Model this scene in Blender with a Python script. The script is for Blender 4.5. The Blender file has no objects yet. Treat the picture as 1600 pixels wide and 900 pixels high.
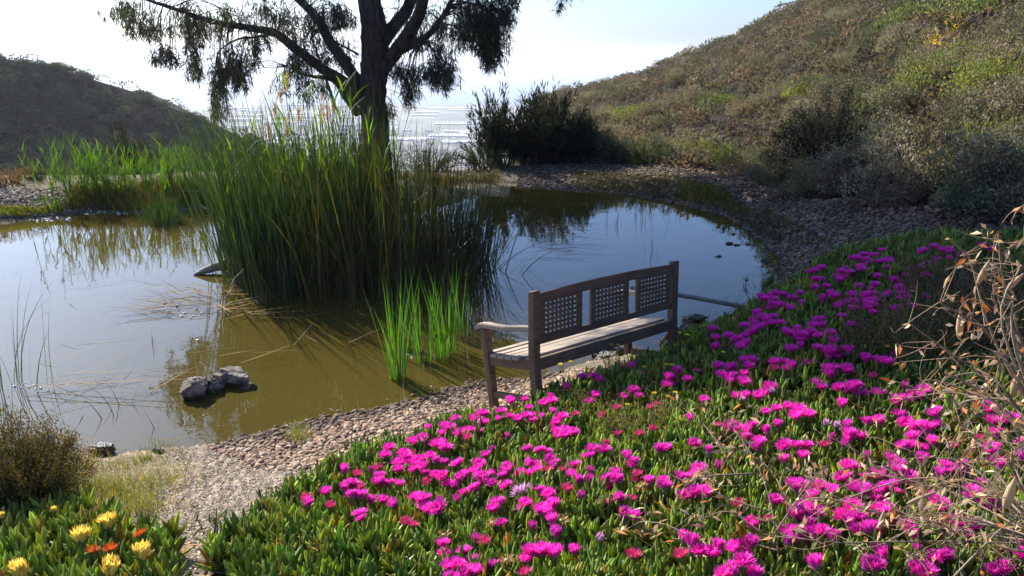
import bpy, math, numpy as np
from mathutils import Vector, Matrix, Euler

rng = np.random.default_rng(11)
C = bpy.context.scene.collection
# ------------------------------------------------------------------ camera model
FOC = 1240.0
PITCH = math.atan(365 / FOC)
H = 2.85
cP, sP = math.cos(PITCH), math.sin(PITCH)


def ray(u, v):
    u = np.asarray(u, float); v = np.asarray(v, float)
    x = (u - 800) / FOC; y = (450 - v) / FOC
    return np.stack([x, cP + y * sP, -sP + y * cP], -1)


def at_y(u, v, Y):
    d = ray(u, v); t = np.asarray(Y) / d[..., 1]
    p = d * t[..., None]; p[..., 2] += H
    return p


def at_z(u, v, z):
    d = ray(u, v); t = (np.asarray(z, float) - H) / d[..., 2]
    p = d * t[..., None]; p[..., 2] += H
    return p


# ------------------------------------------------------------------ terrain function
cp = []
SHORE = [(0, 722), (100, 716), (150, 709), (250, 702), (315, 696), (380, 687), (420, 677), (453, 667), (510, 657), (570, 647), (605, 640), (640, 632), (680, 622), (720, 611), (757, 597)]
for u, v in SHORE: cp.append(tuple(at_z(u, v, 0.0)))
for x, y in [(.35, 6.75), (.9, 7.25), (1.35, 7.25), (1.85, 7.5), (2.4, 8.0), (2.95, 8.75), (3.4, 9.6), (3.75, 10.5), (4.0, 11.5)]: cp.append((x, y, 0.0))
for u, v in [(1195, 375), (1130, 335), (1060, 318), (1000, 307), (950, 300), (880, 296), (800, 290), (700, 292), (560, 300), (440, 315), (330, 325), (250, 335), (150, 330), (60, 343), (0, 350), (-150, 360), (-300, 380)]:
    cp.append(tuple(at_z(u, v, 0.0)))
for u, v, z in [(-300, 480, -.3), (-250, 640, -.2), (500, 600, -.13), (620, 590, -.1), (650, 540, -.28), (300, 560, -.4), (300, 640, -.2), (150, 640, -.25), (150, 560, -.4), (30, 600, -.35), (450, 520, -.4), (600, 500, -.45),
                (850, 400, -.5), (1000, 350, -.45), (1080, 420, -.45), (300, 400, -.5), (100, 450, -.5), (200, 370, -.35), (600, 400, -.3), (700, 350, -.3), (850, 330, -.4), (900, 500, -.3), (450, 400, -.35), (1150, 390, -.2), (800, 540, -.2)]:
    p = at_z(u, v, 0.0); cp.append((p[0], p[1], z))
for u, v, z in [(600, 662, .06), (650, 652, .07), (690, 642, .09), (560, 674, .07), (480, 692, .07), (640, 668, .11), (560, 622, -.08), (640, 606, -.07), (700, 590, -.06), (460, 640, -.08), (330, 760, .2), (200, 760, .24), (100, 770, .3), (420, 735, .14), (330, 830, .4), (280, 890, .56), (150, 880, .55), (20, 860, .55), (600, 700, .17), (460, 760, .3), (540, 720, .2), (640, 680, .14), (700, 650, .12),
                (1100, 690, .68), (800, 880, .62), (500, 880, .55), (640, 800, .38), (950, 800, .66), (800, 740, .42), (900, 690, .42), (1300, 700, .85), (1580, 880, .95), (1300, 560, .9), (1450, 600, .98), (1200, 480, .62), (1130, 520, .48),
                (1300, 410, .82), (1460, 385, .98), (1560, 400, 1.05), (1300, 370, .4), (1400, 380, .75), (0, 310, .3), (150, 300, .3), (-200, 330, .3), (300, 290, .35), (450, 285, .3), (600, 280, .3)]:
    cp.append(tuple(at_z(u, v, z)))
for u, v, Y in [(1000, 268, 18.3), (800, 262, 20), (1150, 285, 15.5), (1300, 310, 12), (1420, 340, 10), (1520, 365, 8.8), (1600, 375, 8.3)]: cp.append(tuple(at_y(u, v, float(Y))))
cp += [(.18, 5.42, .33), (1.46, 6.58, .33), (-.18, 5.81, .12), (1.09, 6.99, .16), (.8, 5.9, .34), (.3, 6.2, .15),
       (0, 0, 1.25), (0, 1, 1.17), (0, 2, .9), (-1.2, 1.5, .95), (-3, 2, .75), (-3, .5, 1.1), (3, 1, 1.25), (3, 3, 1.08), (5, 4, 1.15), (6, 7, 1.2), (-6, 2, .7), (-5, 4, .25), (-8, 3, .7), (-12, 5, .8), (-13, 10, .4), (0, -3, 1.5), (8, 0, 1.5), (-8, -2, 1.2),
       (-9, 18, .2), (-4, 18.5, .3), (0, 20, .2), (3, 20, .25), (-2.64, 16, .38), (-9, 25, -1.2), (0, 25, -.9), (6, 22, .6), (8, 14, 1.1), (9, 9, 1.3), (-16, 20, .0), (-18, 12, .4), (12, 4, 1.6), (0, 32, -3), (-14, 32, -3.2), (8, 30, .6), (-22, 24, -1.2)]
CP = np.array(cp)
EPS2 = .2 ** 2


def _fit():
    n = len(CP); d2 = ((CP[:, None, :2] - CP[None, :, :2]) ** 2).sum(-1)
    A = np.zeros((n + 3, n + 3)); A[:n, :n] = -np.sqrt(d2 + EPS2) + np.eye(n) * .06
    A[:n, n] = 1; A[:n, n + 1:] = CP[:, :2]; A[n:, :n] = A[:n, n:].T
    return np.linalg.solve(A, np.concatenate([CP[:, 2], np.zeros(3)]))


RW = _fit()


def rbf(x, y):
    x = np.asarray(x, float).ravel(); y = np.asarray(y, float).ravel(); out = np.empty(len(x)); n = len(CP)
    for i in range(0, len(x), 40000):
        a, b = x[i:i + 40000], y[i:i + 40000]
        r = np.sqrt((a[:, None] - CP[None, :, 0]) ** 2 + (b[:, None] - CP[None, :, 1]) ** 2 + EPS2)
        out[i:i + 40000] = -r @ RW[:n] + RW[n] + RW[n + 1] * a + RW[n + 2] * b
    return out


def sm(x, a, b):
    t = np.clip((x - a) / (b - a), 0, 1); return t * t * (3 - 2 * t)


def elev(u, v):
    d = ray(u, v); return d[..., 2] / np.hypot(d[..., 0], d[..., 1])


def u_to_az(u): return np.arctan((np.asarray(u, float) - 800) / (FOC * 1.038))


RU = np.array([700, 840, 1000, 1100, 1240, 1400, 1600, 2000, 2600, 3600])
RT = np.array([22, 21, 19.4, 17.4, 14.6, 11.9, 10.2, 9.5, 9.5, 9.5])
RSV = np.array([205, 158, 121, 79, 6, -90, -200, -380, -500, -600])
RSD = np.array([170, 165, 145, 135, 115, 98, 84, 72, 64, 60.])
RZ = None
LU = np.array([-2500, -1200, -400, 0, 60, 120, 200, 260, 330, 400, 470, 560])
LSV = np.array([60, 60, 70, 96, 104, 122, 145, 170, 197, 226, 262, 300])
DU = np.array([40, 120, 170, 190, 215, 240, 262, 290, 330, 380, 430])
DSV = np.array([190, 165, 148, 143, 140, 150, 160, 175, 195, 222, 260])


def nz(x, y, s):  # cheap smooth bumps
    return np.sin(x * s + 1.3 * np.sin(y * s * .7)) * np.cos(y * s * 1.1 + np.sin(x * s * .6))


def ground_z(x, y):
    global RZ
    x = np.asarray(x, float); y = np.asarray(y, float); shp = x.shape; x = x.ravel(); y = y.ravel()
    r = np.hypot(x, y); az = np.arctan2(x, y); u = 800 + FOC * 1.038 * np.tan(np.clip(az, -1.2, 1.2))
    zf = np.interp(r, [0, 26, 40, 60, 150, 420, 900, 5000], [.3, -1.0, -4.5, -10, -32, -90, -150, -150])
    zn = rbf(x, y)
    far = sm(r, 22, 34)
    z = zn * (1 - far) + zf * far
    # left hill
    ls = H + 140 * elev(np.clip(u, -2500, 560), np.interp(u, LU, LSV)) / 1.0
    t = np.clip((r - 92) / 48, 0, 1)
    zl = -26 + (ls + 26) * t - np.maximum(r - 140, 0) * .45 + .5 * nz(x, y, .11)
    wl = 1 - sm(u, 470, 600)
    zl = np.maximum(zl, zf - 3)
    z = np.where(r > 70, z * (1 - wl) + zl * wl, z)
    # second hill farther left
    ds = H + 290 * elev(np.clip(u, 40, 430), np.interp(u, DU, DSV))
    t = np.clip((r - 190) / 100, 0, 1)
    zd = -32 + (ds + 32) * t - np.maximum(r - 290, 0) * .4
    z = np.where((r > 190) & (u > 20) & (u < 440), np.maximum(z, zd), z)
    # right hill
    if RZ is None:
        RZ = np.zeros(len(RU)); a = u_to_az(RU); RZ[:] = rbf(RT * np.sin(a), RT * np.cos(a)); RZ[:] = np.clip(RZ, .2, 1.4)
    rt = np.interp(u, RU, RT); rs = np.interp(u, RU, RSD); zt = np.interp(u, RU, RZ)
    zs = H + rs * elev(np.clip(u, 700, 3600), np.interp(u, RU, RSV))
    t = (r - rt) / (rs - rt)
    zr = zt + (zs - zt) * np.where(t < 1, t, 1) - np.maximum(r - rs, 0) * .35 + .22 * nz(x, y, .35) * sm(r, 14, 30) + .5 * nz(x + 9, y, .1) * sm(r, 25, 50)
    zr = np.maximum(zr, zf)
    w = sm(u, 720, 850) * sm(r - rt, -.8, 1.2)
    z = z * (1 - w) + zr * w
    return z.reshape(shp)


def gz(x, y): return float(ground_z(np.array([x]), np.array([y]))[0])


def hit(u, v, off=0.0, r0=.8, r1=60, n=500):
    """first point of the pixel rays on the ground raised by off"""
    u = np.atleast_1d(np.asarray(u, float)); v = np.atleast_1d(np.asarray(v, float))
    d = ray(u, v); d = d / np.hypot(d[:, 0], d[:, 1])[:, None]
    rr = np.geomspace(r0, r1, n)
    P = d[:, None, :] * rr[None, :, None]; P[..., 2] += H
    below = P[..., 2] < ground_z(P[..., 0], P[..., 1]) + off
    k = np.where(below.any(1), below.argmax(1), n - 1)
    return P[np.arange(len(u)), k]


# ------------------------------------------------------------------ mesh builder
class MB:
    def __init__(s): s.V = []; s.Q = []; s.T = []; s.K = []; s.n = 0

    def add(s, V, Q=None, T=None, col=None):
        V = np.asarray(V, np.float32).reshape(-1, 3)
        if Q is not None and len(Q): s.Q.append(np.asarray(Q, np.int64).reshape(-1, 4) + s.n)
        if T is not None and len(T): s.T.append(np.asarray(T, np.int64).reshape(-1, 3) + s.n)
        if col is None: col = np.ones((len(V), 3), np.float32)
        s.K.append(np.broadcast_to(np.asarray(col, np.float32), (len(V), 3))); s.V.append(V); s.n += len(V)
        return s

    def mesh(s, name, mat, smooth=True):
        V = np.concatenate(s.V); K = np.concatenate(s.K)
        Q = np.concatenate(s.Q) if s.Q else np.zeros((0, 4), np.int64); T = np.concatenate(s.T) if s.T else np.zeros((0, 3), np.int64)
        me = bpy.data.meshes.new(name)
        me.vertices.add(len(V)); me.vertices.foreach_set('co', V.ravel())
        nl = Q.size + T.size
        me.loops.add(nl); me.loops.foreach_set('vertex_index', np.concatenate([Q.ravel(), T.ravel()]).astype(np.int32))
        nf = len(Q) + len(T)
        me.polygons.add(nf)
        ls = np.concatenate([np.arange(len(Q)) * 4, Q.size + np.arange(len(T)) * 3]).astype(np.int32)
        me.polygons.foreach_set('loop_start', ls)
        me.polygons.foreach_set('use_smooth', np.full(nf, smooth))
        a = me.color_attributes.new('Col', 'FLOAT_COLOR', 'POINT')
        a.data.foreach_set('color', np.concatenate([K, np.ones((len(K), 1), np.float32)], 1).ravel())
        me.update(calc_edges=True); me.validate()
        if mat is not None: me.materials.append(mat)
        return me

    def obj(s, name, mat, parent=None, smooth=True):
        return link(name, s.mesh(name, mat, smooth), parent)


def link(name, data, parent=None):
    o = bpy.data.objects.new(name, data); C.objects.link(o)
    if parent is not None: o.parent = parent
    return o


def tag(o, label=None, cat=None, group=None, kind=None):
    if label: o['label'] = label
    if cat: o['category'] = cat
    if group: o['group'] = group
    if kind: o['kind'] = kind
    return o


def empty(name, loc, label, cat, group=None):
    o = link(name, None); o.location = loc; o.empty_display_size = .1
    return tag(o, label, cat, group)


def copy_tree(root, loc, rot=None, scale=None):
    r = root.copy(); C.objects.link(r); r.location = loc
    if rot is not None: r.rotation_euler = rot
    if scale is not None: r.scale = (scale,) * 3
    for ch in root.children:
        c = ch.copy(); C.objects.link(c); c.parent = r
        for g in ch.children:
            d = g.copy(); C.objects.link(d); d.parent = c
    return r


def unit(v): return v / np.maximum(np.linalg.norm(v, axis=-1, keepdims=True), 1e-9)


def blades(mb, base, az, th0, bend, length, width, nseg=4, taper=1.5, twist=0.0, col=None, wbase=.5, rowmul=None):
    """N curved ribbons. az heading, th0 lean from the vertical at the root, bend added lean along the length."""
    N = len(base); az, th0, bend, length, width, twist = [np.broadcast_to(np.asarray(a, float), (N,)) for a in (az, th0, bend, length, width, twist)]
    s = np.linspace(0, 1, nseg + 1); p = np.array(base, float).copy(); rows = []
    hd = np.stack([np.sin(az), np.cos(az), np.zeros(N)], 1)
    side = np.stack([np.cos(az + twist), -np.sin(az + twist), np.zeros(N)], 1)
    for i, t in enumerate(s):
        w = width * (wbase + (1 - wbase) * min(1, t * 4)) * max(1 - t ** taper, .03)
        rows.append(np.stack([p - side * (w / 2)[:, None], p + side * (w / 2)[:, None]], 1))
        if i < nseg:
            th = th0 + bend * (t + .5 / nseg) ** 1.4; L = length / nseg
            p = p + hd * (np.sin(th) * L)[:, None] + np.array([0, 0, 1.]) * (np.cos(th) * L)[:, None]
    V = np.stack(rows, 1).reshape(N, -1, 3); m = 2 * (nseg + 1)
    q = np.array([[2 * i, 2 * i + 1, 2 * i + 3, 2 * i + 2] for i in range(nseg)])
    Q = (q[None] + (np.arange(N) * m)[:, None, None]).reshape(-1, 4)
    K = None if col is None else np.repeat(np.broadcast_to(np.asarray(col), (N, 3)), m, 0)
    if rowmul is not None and K is not None:
        rm = np.repeat(np.array([np.interp(s, np.linspace(0, 1, len(rowmul)), np.array(rowmul)[:, j]) for j in range(3)]).T, 2, 0); K = (K.reshape(N, m, 3) * rm[None]).reshape(-1, 3)
    mb.add(V.reshape(-1, 3), Q, col=K)


def fingers(mb, base, d0, up, length, rad, col=None, prof=((0, .7), (.3, 1.0), (.68, .82), (.9, .42), (1, .05))):
    """N fleshy three sided leaves; d0 start direction, up is the direction they curve to"""
    N = len(base); length = np.broadcast_to(np.asarray(length, float), (N,)); rad = np.broadcast_to(np.asarray(rad, float), (N,))
    d0 = unit(np.asarray(d0, float)); up = np.asarray(up, float)
    ref = unit(np.cross(d0, np.array([.31, .17, .9]) + rng.normal(0, .1, (N, 3)))); ph0 = rng.uniform(0, 6.28, N); rows = []; p = np.array(base, float).copy(); tp = 0
    for (t, k) in prof:
        d = unit(d0 + up * t); p = p + d * ((t - tp) * length)[:, None]; tp = t
        a = unit(ref - d * (ref * d).sum(1, keepdims=True)); b = np.cross(d, a)
        for j in range(3):
            ph = ph0 + j * 2.0944
            rows.append(p + (a * np.cos(ph)[:, None] + b * np.sin(ph)[:, None]) * (rad * k)[:, None])
    V = np.stack(rows, 1); m = V.shape[1]; R = len(prof)
    q = np.array([[3 * i + j, 3 * i + (j + 1) % 3, 3 * i + 3 + (j + 1) % 3, 3 * i + 3 + j] for i in range(R - 1) for j in range(3)])
    Q = (q[None] + (np.arange(N) * m)[:, None, None]).reshape(-1, 4)
    K = None if col is None else np.repeat(np.broadcast_to(np.asarray(col), (N, 3)), m, 0)
    mb.add(V.reshape(-1, 3), Q, col=K)


def quadleaf(mb, base, d, length, width, col=None, droop=.15):
    """N lance leaves, two quads each, folded at the rib"""
    N = len(base); d = unit(np.asarray(d, float)); length = np.broadcast_to(np.asarray(length, float), (N,)); width = np.broadcast_to(np.asarray(width, float), (N,))
    sd = unit(np.cross(d, rng.normal(0, 1, (N, 3)))); nn = np.cross(d, sd)
    p0 = np.asarray(base, float); p1 = p0 + d * (length * .45)[:, None]; p2 = p0 + d * length[:, None] - np.array([0, 0, 1.]) * (length * droop)[:, None]
    w = (width / 2)[:, None]
    V = np.stack([p0, p1 - sd * w, p2, p1 + sd * w, p1 - nn * w * .35], 1).reshape(-1, 3)
    q = np.array([[0, 1, 4, 4]]);
    T = np.array([[0, 1, 4], [1, 2, 4], [2, 3, 4], [3, 0, 4]])
    T = (T[None] + (np.arange(N) * 5)[:, None, None]).reshape(-1, 3)
    K = None if col is None else np.repeat(np.broadcast_to(np.asarray(col), (N, 3)), 5, 0)
    mb.add(V, None, T, K)


def smooth_path(pts, n=6):
    P = np.asarray(pts, float)
    if len(P) < 3: return P
    E = np.concatenate([[2 * P[0] - P[1]], P, [2 * P[-1] - P[-2]]]); out = []
    for i in range(1, len(E) - 2):
        for t in np.arange(n) / n:
            out.append(.5 * ((2 * E[i]) + (-E[i - 1] + E[i + 1]) * t + (2 * E[i - 1] - 5 * E[i] + 4 * E[i + 1] - E[i + 2]) * t * t + (-E[i - 1] + 3 * E[i] - 3 * E[i + 1] + E[i + 2]) * t ** 3))
    out.append(P[-1]); return np.array(out)


def tube(mb, pts, radii, sides=6, wob=0.0, col=None, n=6, cap=True):
    P = smooth_path(pts, n); r = np.interp(np.linspace(0, 1, len(P)), np.linspace(0, 1, len(radii)), radii)
    T = unit(np.gradient(P, axis=0)); a = unit(np.cross(T[0], [.3, .9, .2])); rows = []
    for i in range(len(P)):
        a = unit(a - T[i] * (a @ T[i])); b = np.cross(T[i], a); ph = np.arange(sides) / sides * 6.2832
        rr = r[i] * (1 + wob * rng.normal(0, 1, sides))
        rows.append(P[i] + (np.cos(ph) * rr)[:, None] * a + (np.sin(ph) * rr)[:, None] * b)
    V = np.concatenate(rows); Q = [[i * sides + j, i * sides + (j + 1) % sides, (i + 1) * sides + (j + 1) % sides, (i + 1) * sides + j] for i in range(len(P) - 1) for j in range(sides)]
    Tt = []
    if cap:
        V = np.concatenate([V, P[:1], P[-1:]]); c0, c1 = len(V) - 2, len(V) - 1; e = (len(P) - 1) * sides
        Tt = [[c0, (j + 1) % sides, j] for j in range(sides)] + [[c1, e + j, e + (j + 1) % sides] for j in range(sides)]
    mb.add(V, Q, Tt, col=None if col is None else np.broadcast_to(np.asarray(col, float), (len(V), 3)))
    return P


_pb = (1 + 5 ** .5) / 2
ICO_V = unit(np.array([[-1, _pb, 0], [1, _pb, 0], [-1, -_pb, 0], [1, -_pb, 0], [0, -1, _pb], [0, 1, _pb], [0, -1, -_pb], [0, 1, -_pb], [_pb, 0, -1], [_pb, 0, 1], [-_pb, 0, -1], [-_pb, 0, 1]], float))
ICO_F = np.array([[0, 11, 5], [0, 5, 1], [0, 1, 7], [0, 7, 10], [0, 10, 11], [1, 5, 9], [5, 11, 4], [11, 10, 2], [10, 7, 6], [7, 1, 8], [3, 9, 4], [3, 4, 2], [3, 2, 6], [3, 6, 8], [3, 8, 9], [4, 9, 5], [2, 4, 11], [6, 2, 10], [8, 6, 7], [9, 8, 1]])


def pebbles(mb, P, size, col):
    N = len(P); size = np.broadcast_to(np.asarray(size, float), (N,))
    sc = np.stack([rng.uniform(.7, 1.3, N), rng.uniform(.6, 1, N), rng.uniform(.4, .75, N)], 1) * (size / 2)[:, None]
    V = ICO_V[None] * (1 + rng.normal(0, .13, (N, 12, 1))) * sc[:, None, :]
    a = rng.uniform(0, 6.28, N); ca, sa = np.cos(a)[:, None], np.sin(a)[:, None]
    V = np.stack([V[..., 0] * ca - V[..., 1] * sa, V[..., 0] * sa + V[..., 1] * ca, V[..., 2] + V[..., 0] * rng.normal(0, .25, (N, 1))], -1) + P[:, None, :]
    T = (ICO_F[None] + (np.arange(N) * 12)[:, None, None]).reshape(-1, 3)
    mb.add(V.reshape(-1, 3), None, T, np.repeat(col, 12, 0))


def vcol(n, v=.25, tint=.08):
    """random colour multipliers around 1"""
    return np.clip((1 + rng.normal(0, v, (n, 1))) * (1 + rng.normal(0, tint, (n, 3))), .25, 2.2)


def mixcol(n, cols, w, v=.15):
    k = rng.choice(len(cols), n, p=np.array(w) / sum(w)); return np.array(cols)[k] * np.clip(1 + rng.normal(0, v, (n, 1)), .4, 1.8)


# ------------------------------------------------------------------ materials
class NT:
    def __init__(s, name):
        s.m = bpy.data.materials.new(name); s.m.use_nodes = True; s.t = s.m.node_tree; s.t.nodes.clear(); s.out = s.n('ShaderNodeOutputMaterial')

    def n(s, t, **k):
        nd = s.t.nodes.new(t)
        for a, b in k.items():
            if a.startswith('i_'):
                key = a[2:]; key = int(key) if key.isdigit() else key.replace('_', ' '); nd.inputs[key].default_value = b
            else: setattr(nd, a, b)
        return nd

    def l(s, a, b): s.t.links.new(a, b)

    def mul(s, a, b, fac=1.0, mode='MULTIPLY'):
        m = s.n('ShaderNodeMix', data_type='RGBA', blend_type=mode); m.inputs[0].default_value = fac if not hasattr(fac, 'is_linked') else 0
        if hasattr(fac, 'is_linked'): s.l(fac, m.inputs[0])
        for x, i in ((a, 6), (b, 7)):
            if hasattr(x, 'is_linked'): s.l(x, m.inputs[i])
            else: m.inputs[i].default_value = (*x, 1)
        return m.outputs[2]

    def noise(s, scale, detail=4, rough=.6, vec=None):
        nd = s.n('ShaderNodeTexNoise', i_Scale=scale, i_Detail=detail, i_Roughness=rough)
        if vec is not None: s.l(vec, nd.inputs['Vector'])
        return nd

    def ramp(s, fac, stops):
        r = s.n('ShaderNodeValToRGB'); s.l(fac, r.inputs[0]); e = r.color_ramp.elements
        while len(e) < len(stops): e.new(.5)
        for x, (p, c) in zip(e, stops): x.position = p; x.color = (*c, 1)
        return r.outputs[0]


def col_attr(t): return t.n('ShaderNodeAttribute', attribute_name='Col').outputs['Color']


def leaf_mat(name, col, trans=.35, tcol=None, rough=.5, spec=.3, nvar=.0, nscale=8, objvar=0.0):
    t = NT(name); base = t.mul(col, col_attr(t))
    if nvar:
        g = t.n('ShaderNodeNewGeometry'); nn = t.noise(nscale, 3, .6, g.outputs['Position'])
        base = t.mul(base, t.ramp(nn.outputs['Fac'], [(.3, (1 - nvar,) * 3), (.7, (1 + nvar,) * 3)]))
    if objvar:
        oi = t.n('ShaderNodeObjectInfo'); base = t.mul(base, t.ramp(oi.outputs['Random'], [(0, (1 - objvar * 1.4, 1 - objvar * 1.2, 1 - objvar * 1.3)), (.3, (1 - objvar * .6, 1 - objvar * .3, 1 - objvar * .7)), (.55, (1, 1, 1)), (.75, (1 + objvar * .7, 1 + objvar * .3, 1 + objvar * .2)), (1, (1 + objvar * .9, 1 + objvar * .9, 1 + objvar * .8))]))
    p = t.n('ShaderNodeBsdfPrincipled', i_Roughness=rough); p.inputs['Specular IOR Level'].default_value = spec; t.l(base, p.inputs['Base Color'])
    if trans > 0:
        tr = t.n('ShaderNodeBsdfTranslucent'); tc = t.mul(base, tcol if tcol else (1.3, 1.35, .6)); t.l(tc, tr.inputs['Color'])
        mx = t.n('ShaderNodeMixShader'); mx.inputs[0].default_value = trans; t.l(p.outputs[0], mx.inputs[1]); t.l(tr.outputs[0], mx.inputs[2]); t.l(mx.outputs[0], t.out.inputs[0])
    else: t.l(p.outputs[0], t.out.inputs[0])
    return t.m


def rough_mat(name, c1, c2, scale=6, bump=.3, rough=.9, bscale=None, stretch=None, attr=False, c3=None, wet=False):
    t = NT(name); tc = t.n('ShaderNodeTexCoord'); vec = tc.outputs['Object']
    if stretch:
        mp = t.n('ShaderNodeMapping'); mp.inputs['Scale'].default_value = stretch; t.l(vec, mp.inputs[0]); vec = mp.outputs[0]
    a = t.noise(scale, 6, .65, vec); stops = [(.35, c1), (.65, c2)] if c3 is None else [(.3, c1), (.5, c2), (.68, c3)]
    base = t.ramp(a.outputs['Fac'], stops)
    if attr: base = t.mul(base, col_attr(t))
    if wet:  # dark wet band just above the water
        g = t.n('ShaderNodeNewGeometry'); sx = t.n('ShaderNodeSeparateXYZ'); t.l(g.outputs['Position'], sx.inputs[0]); ad = t.n('ShaderNodeMath', operation='MULTIPLY_ADD'); t.l(a.outputs['Fac'], ad.inputs[0]); ad.inputs[1].default_value = -.06; t.l(sx.outputs['Z'], ad.inputs[2])
        base = t.mul(base, t.ramp(ad.outputs[0], [(.0, (.3, .28, .22)), (.025, (1, 1, 1))]))
    p = t.n('ShaderNodeBsdfPrincipled', i_Roughness=rough); p.inputs['Specular IOR Level'].default_value = .25; t.l(base, p.inputs['Base Color'])
    b = t.noise(bscale or scale * 4, 5, .7, vec); bm = t.n('ShaderNodeBump', i_Strength=bump, i_Distance=.02); t.l(b.outputs['Fac'], bm.inputs['Height']); t.l(bm.outputs[0], p.inputs['Normal'])
    t.l(p.outputs[0], t.out.inputs[0]); return t.m


def ground_mat():
    """vertex colour holds what covers the ground there; chips and stones by voronoi and noise"""
    t = NT('ground_cover'); g = t.n('ShaderNodeNewGeometry'); pos = g.outputs['Position']; k = col_attr(t)
    vo = t.n('ShaderNodeTexVoronoi', i_Scale=55.0); t.l(pos, vo.inputs['Vector'])
    hs = t.n('ShaderNodeSeparateColor'); t.l(vo.outputs['Color'], hs.inputs[0])
    c = t.mul(k, t.ramp(hs.outputs[0], [(0, (.55, .53, .5)), (.5, (1, 1, 1)), (1, (1.45, 1.43, 1.4))]))
    n1 = t.noise(1.3, 6, .65, pos); c = t.mul(c, t.ramp(n1.outputs['Fac'], [(.3, (.6, .58, .55)), (.7, (1.25, 1.25, 1.22))]))
    n2 = t.noise(14, 4, .7, pos); c = t.mul(c, t.ramp(n2.outputs['Fac'], [(.3, (.7, .7, .7)), (.7, (1.25, 1.25, 1.25))]))
    p = t.n('ShaderNodeBsdfPrincipled', i_Roughness=.95); p.inputs['Specular IOR Level'].default_value = .15; t.l(c, p.inputs['Base Color'])
    bm = t.n('ShaderNodeBump', i_Strength=.7, i_Distance=.012); t.l(vo.outputs['Distance'], bm.inputs['Height']); b2 = t.n('ShaderNodeBump', i_Strength=.5, i_Distance=.05); t.l(n2.outputs['Fac'], b2.inputs['Height']); t.l(bm.outputs[0], b2.inputs['Normal'])
    t.l(b2.outputs[0], p.inputs['Normal']); t.l(p.outputs[0], t.out.inputs[0]); return t.m


def hill_mat():
    t = NT('hill_earth'); g = t.n('ShaderNodeNewGeometry'); pos = g.outputs['Position']
    a = t.noise(.9, 8, .7, pos); c = t.ramp(a.outputs['Fac'], [(.3, (.02, .02, .013)), (.5, (.045, .04, .028)), (.7, (.12, .10, .072))])  # earth kept dark: shadows between the shrubs are put into its colour
    b = t.noise(6, 6, .7, pos); c = t.mul(c, t.ramp(b.outputs['Fac'], [(.3, (.55, .55, .55)), (.7, (1.4, 1.4, 1.35))])); c = t.mul(c, col_attr(t))
    p = t.n('ShaderNodeBsdfPrincipled', i_Roughness=1.0); p.inputs['Specular IOR Level'].default_value = .05; t.l(c, p.inputs['Base Color'])
    bm = t.n('ShaderNodeBump', i_Strength=1.0, i_Distance=.3); t.l(b.outputs['Fac'], bm.inputs['Height']); t.l(bm.outputs[0], p.inputs['Normal']); t.l(p.outputs[0], t.out.inputs[0]); return t.m


def water_mat():
    t = NT('pond_water'); g = t.n('ShaderNodeNewGeometry'); pos = g.outputs['Position']
    n1 = t.noise(1.6, 3, .5, pos); n2 = t.noise(9, 2, .5, pos)
    b1 = t.n('ShaderNodeBump', i_Strength=.035, i_Distance=.1); t.l(n1.outputs['Fac'], b1.inputs['Height'])
    b2 = t.n('ShaderNodeBump', i_Strength=.02, i_Distance=.02); t.l(n2.outputs['Fac'], b2.inputs['Height']); t.l(b1.outputs[0], b2.inputs['Normal'])
    gl = t.n('ShaderNodeBsdfGlossy', i_Roughness=.015); gl.inputs['Color'].default_value = (1, 1, 1, 1); t.l(b2.outputs[0], gl.inputs['Normal'])
    tr = t.n('ShaderNodeBsdfTransparent'); tr.inputs['Color'].default_value = (.62, .6, .36, 1)
    df = t.n('ShaderNodeBsdfDiffuse'); df.inputs['Color'].default_value = (.12, .09, .018, 1)
    m0 = t.n('ShaderNodeMixShader'); m0.inputs[0].default_value = .55; t.l(tr.outputs[0], m0.inputs[1]); t.l(df.outputs[0], m0.inputs[2])
    fr = t.n('ShaderNodeFresnel', i_IOR=1.333); t.l(b2.outputs[0], fr.inputs['Normal'])
    mx = t.n('ShaderNodeMixShader'); t.l(fr.outputs[0], mx.inputs[0]); t.l(m0.outputs[0], mx.inputs[1]); t.l(gl.outputs[0], mx.inputs[2]); t.l(mx.outputs[0], t.out.inputs[0])
    return t.m


def wood_mat(name, c1, c2, c3):
    t = NT(name); tc = t.n('ShaderNodeTexCoord'); mp = t.n('ShaderNodeMapping'); mp.inputs['Scale'].default_value = (3, 40, 40); t.l(tc.outputs['Object'], mp.inputs[0])
    a = t.noise(1.5, 8, .7, mp.outputs[0]); c = t.ramp(a.outputs['Fac'], [(.3, c1), (.5, c2), (.72, c3)])
    b = t.noise(3, 4, .6, tc.outputs['Object']); c = t.mul(c, t.ramp(b.outputs['Fac'], [(.3, (.75, .75, .75)), (.7, (1.2, 1.18, 1.15))]))
    p = t.n('ShaderNodeBsdfPrincipled', i_Roughness=.7); p.inputs['Specular IOR Level'].default_value = .3; t.l(c, p.inputs['Base Color'])
    bm = t.n('ShaderNodeBump', i_Strength=.25, i_Distance=.004); t.l(a.outputs['Fac'], bm.inputs['Height']); t.l(bm.outputs[0], p.inputs['Normal']); t.l(p.outputs[0], t.out.inputs[0]); return t.m


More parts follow.
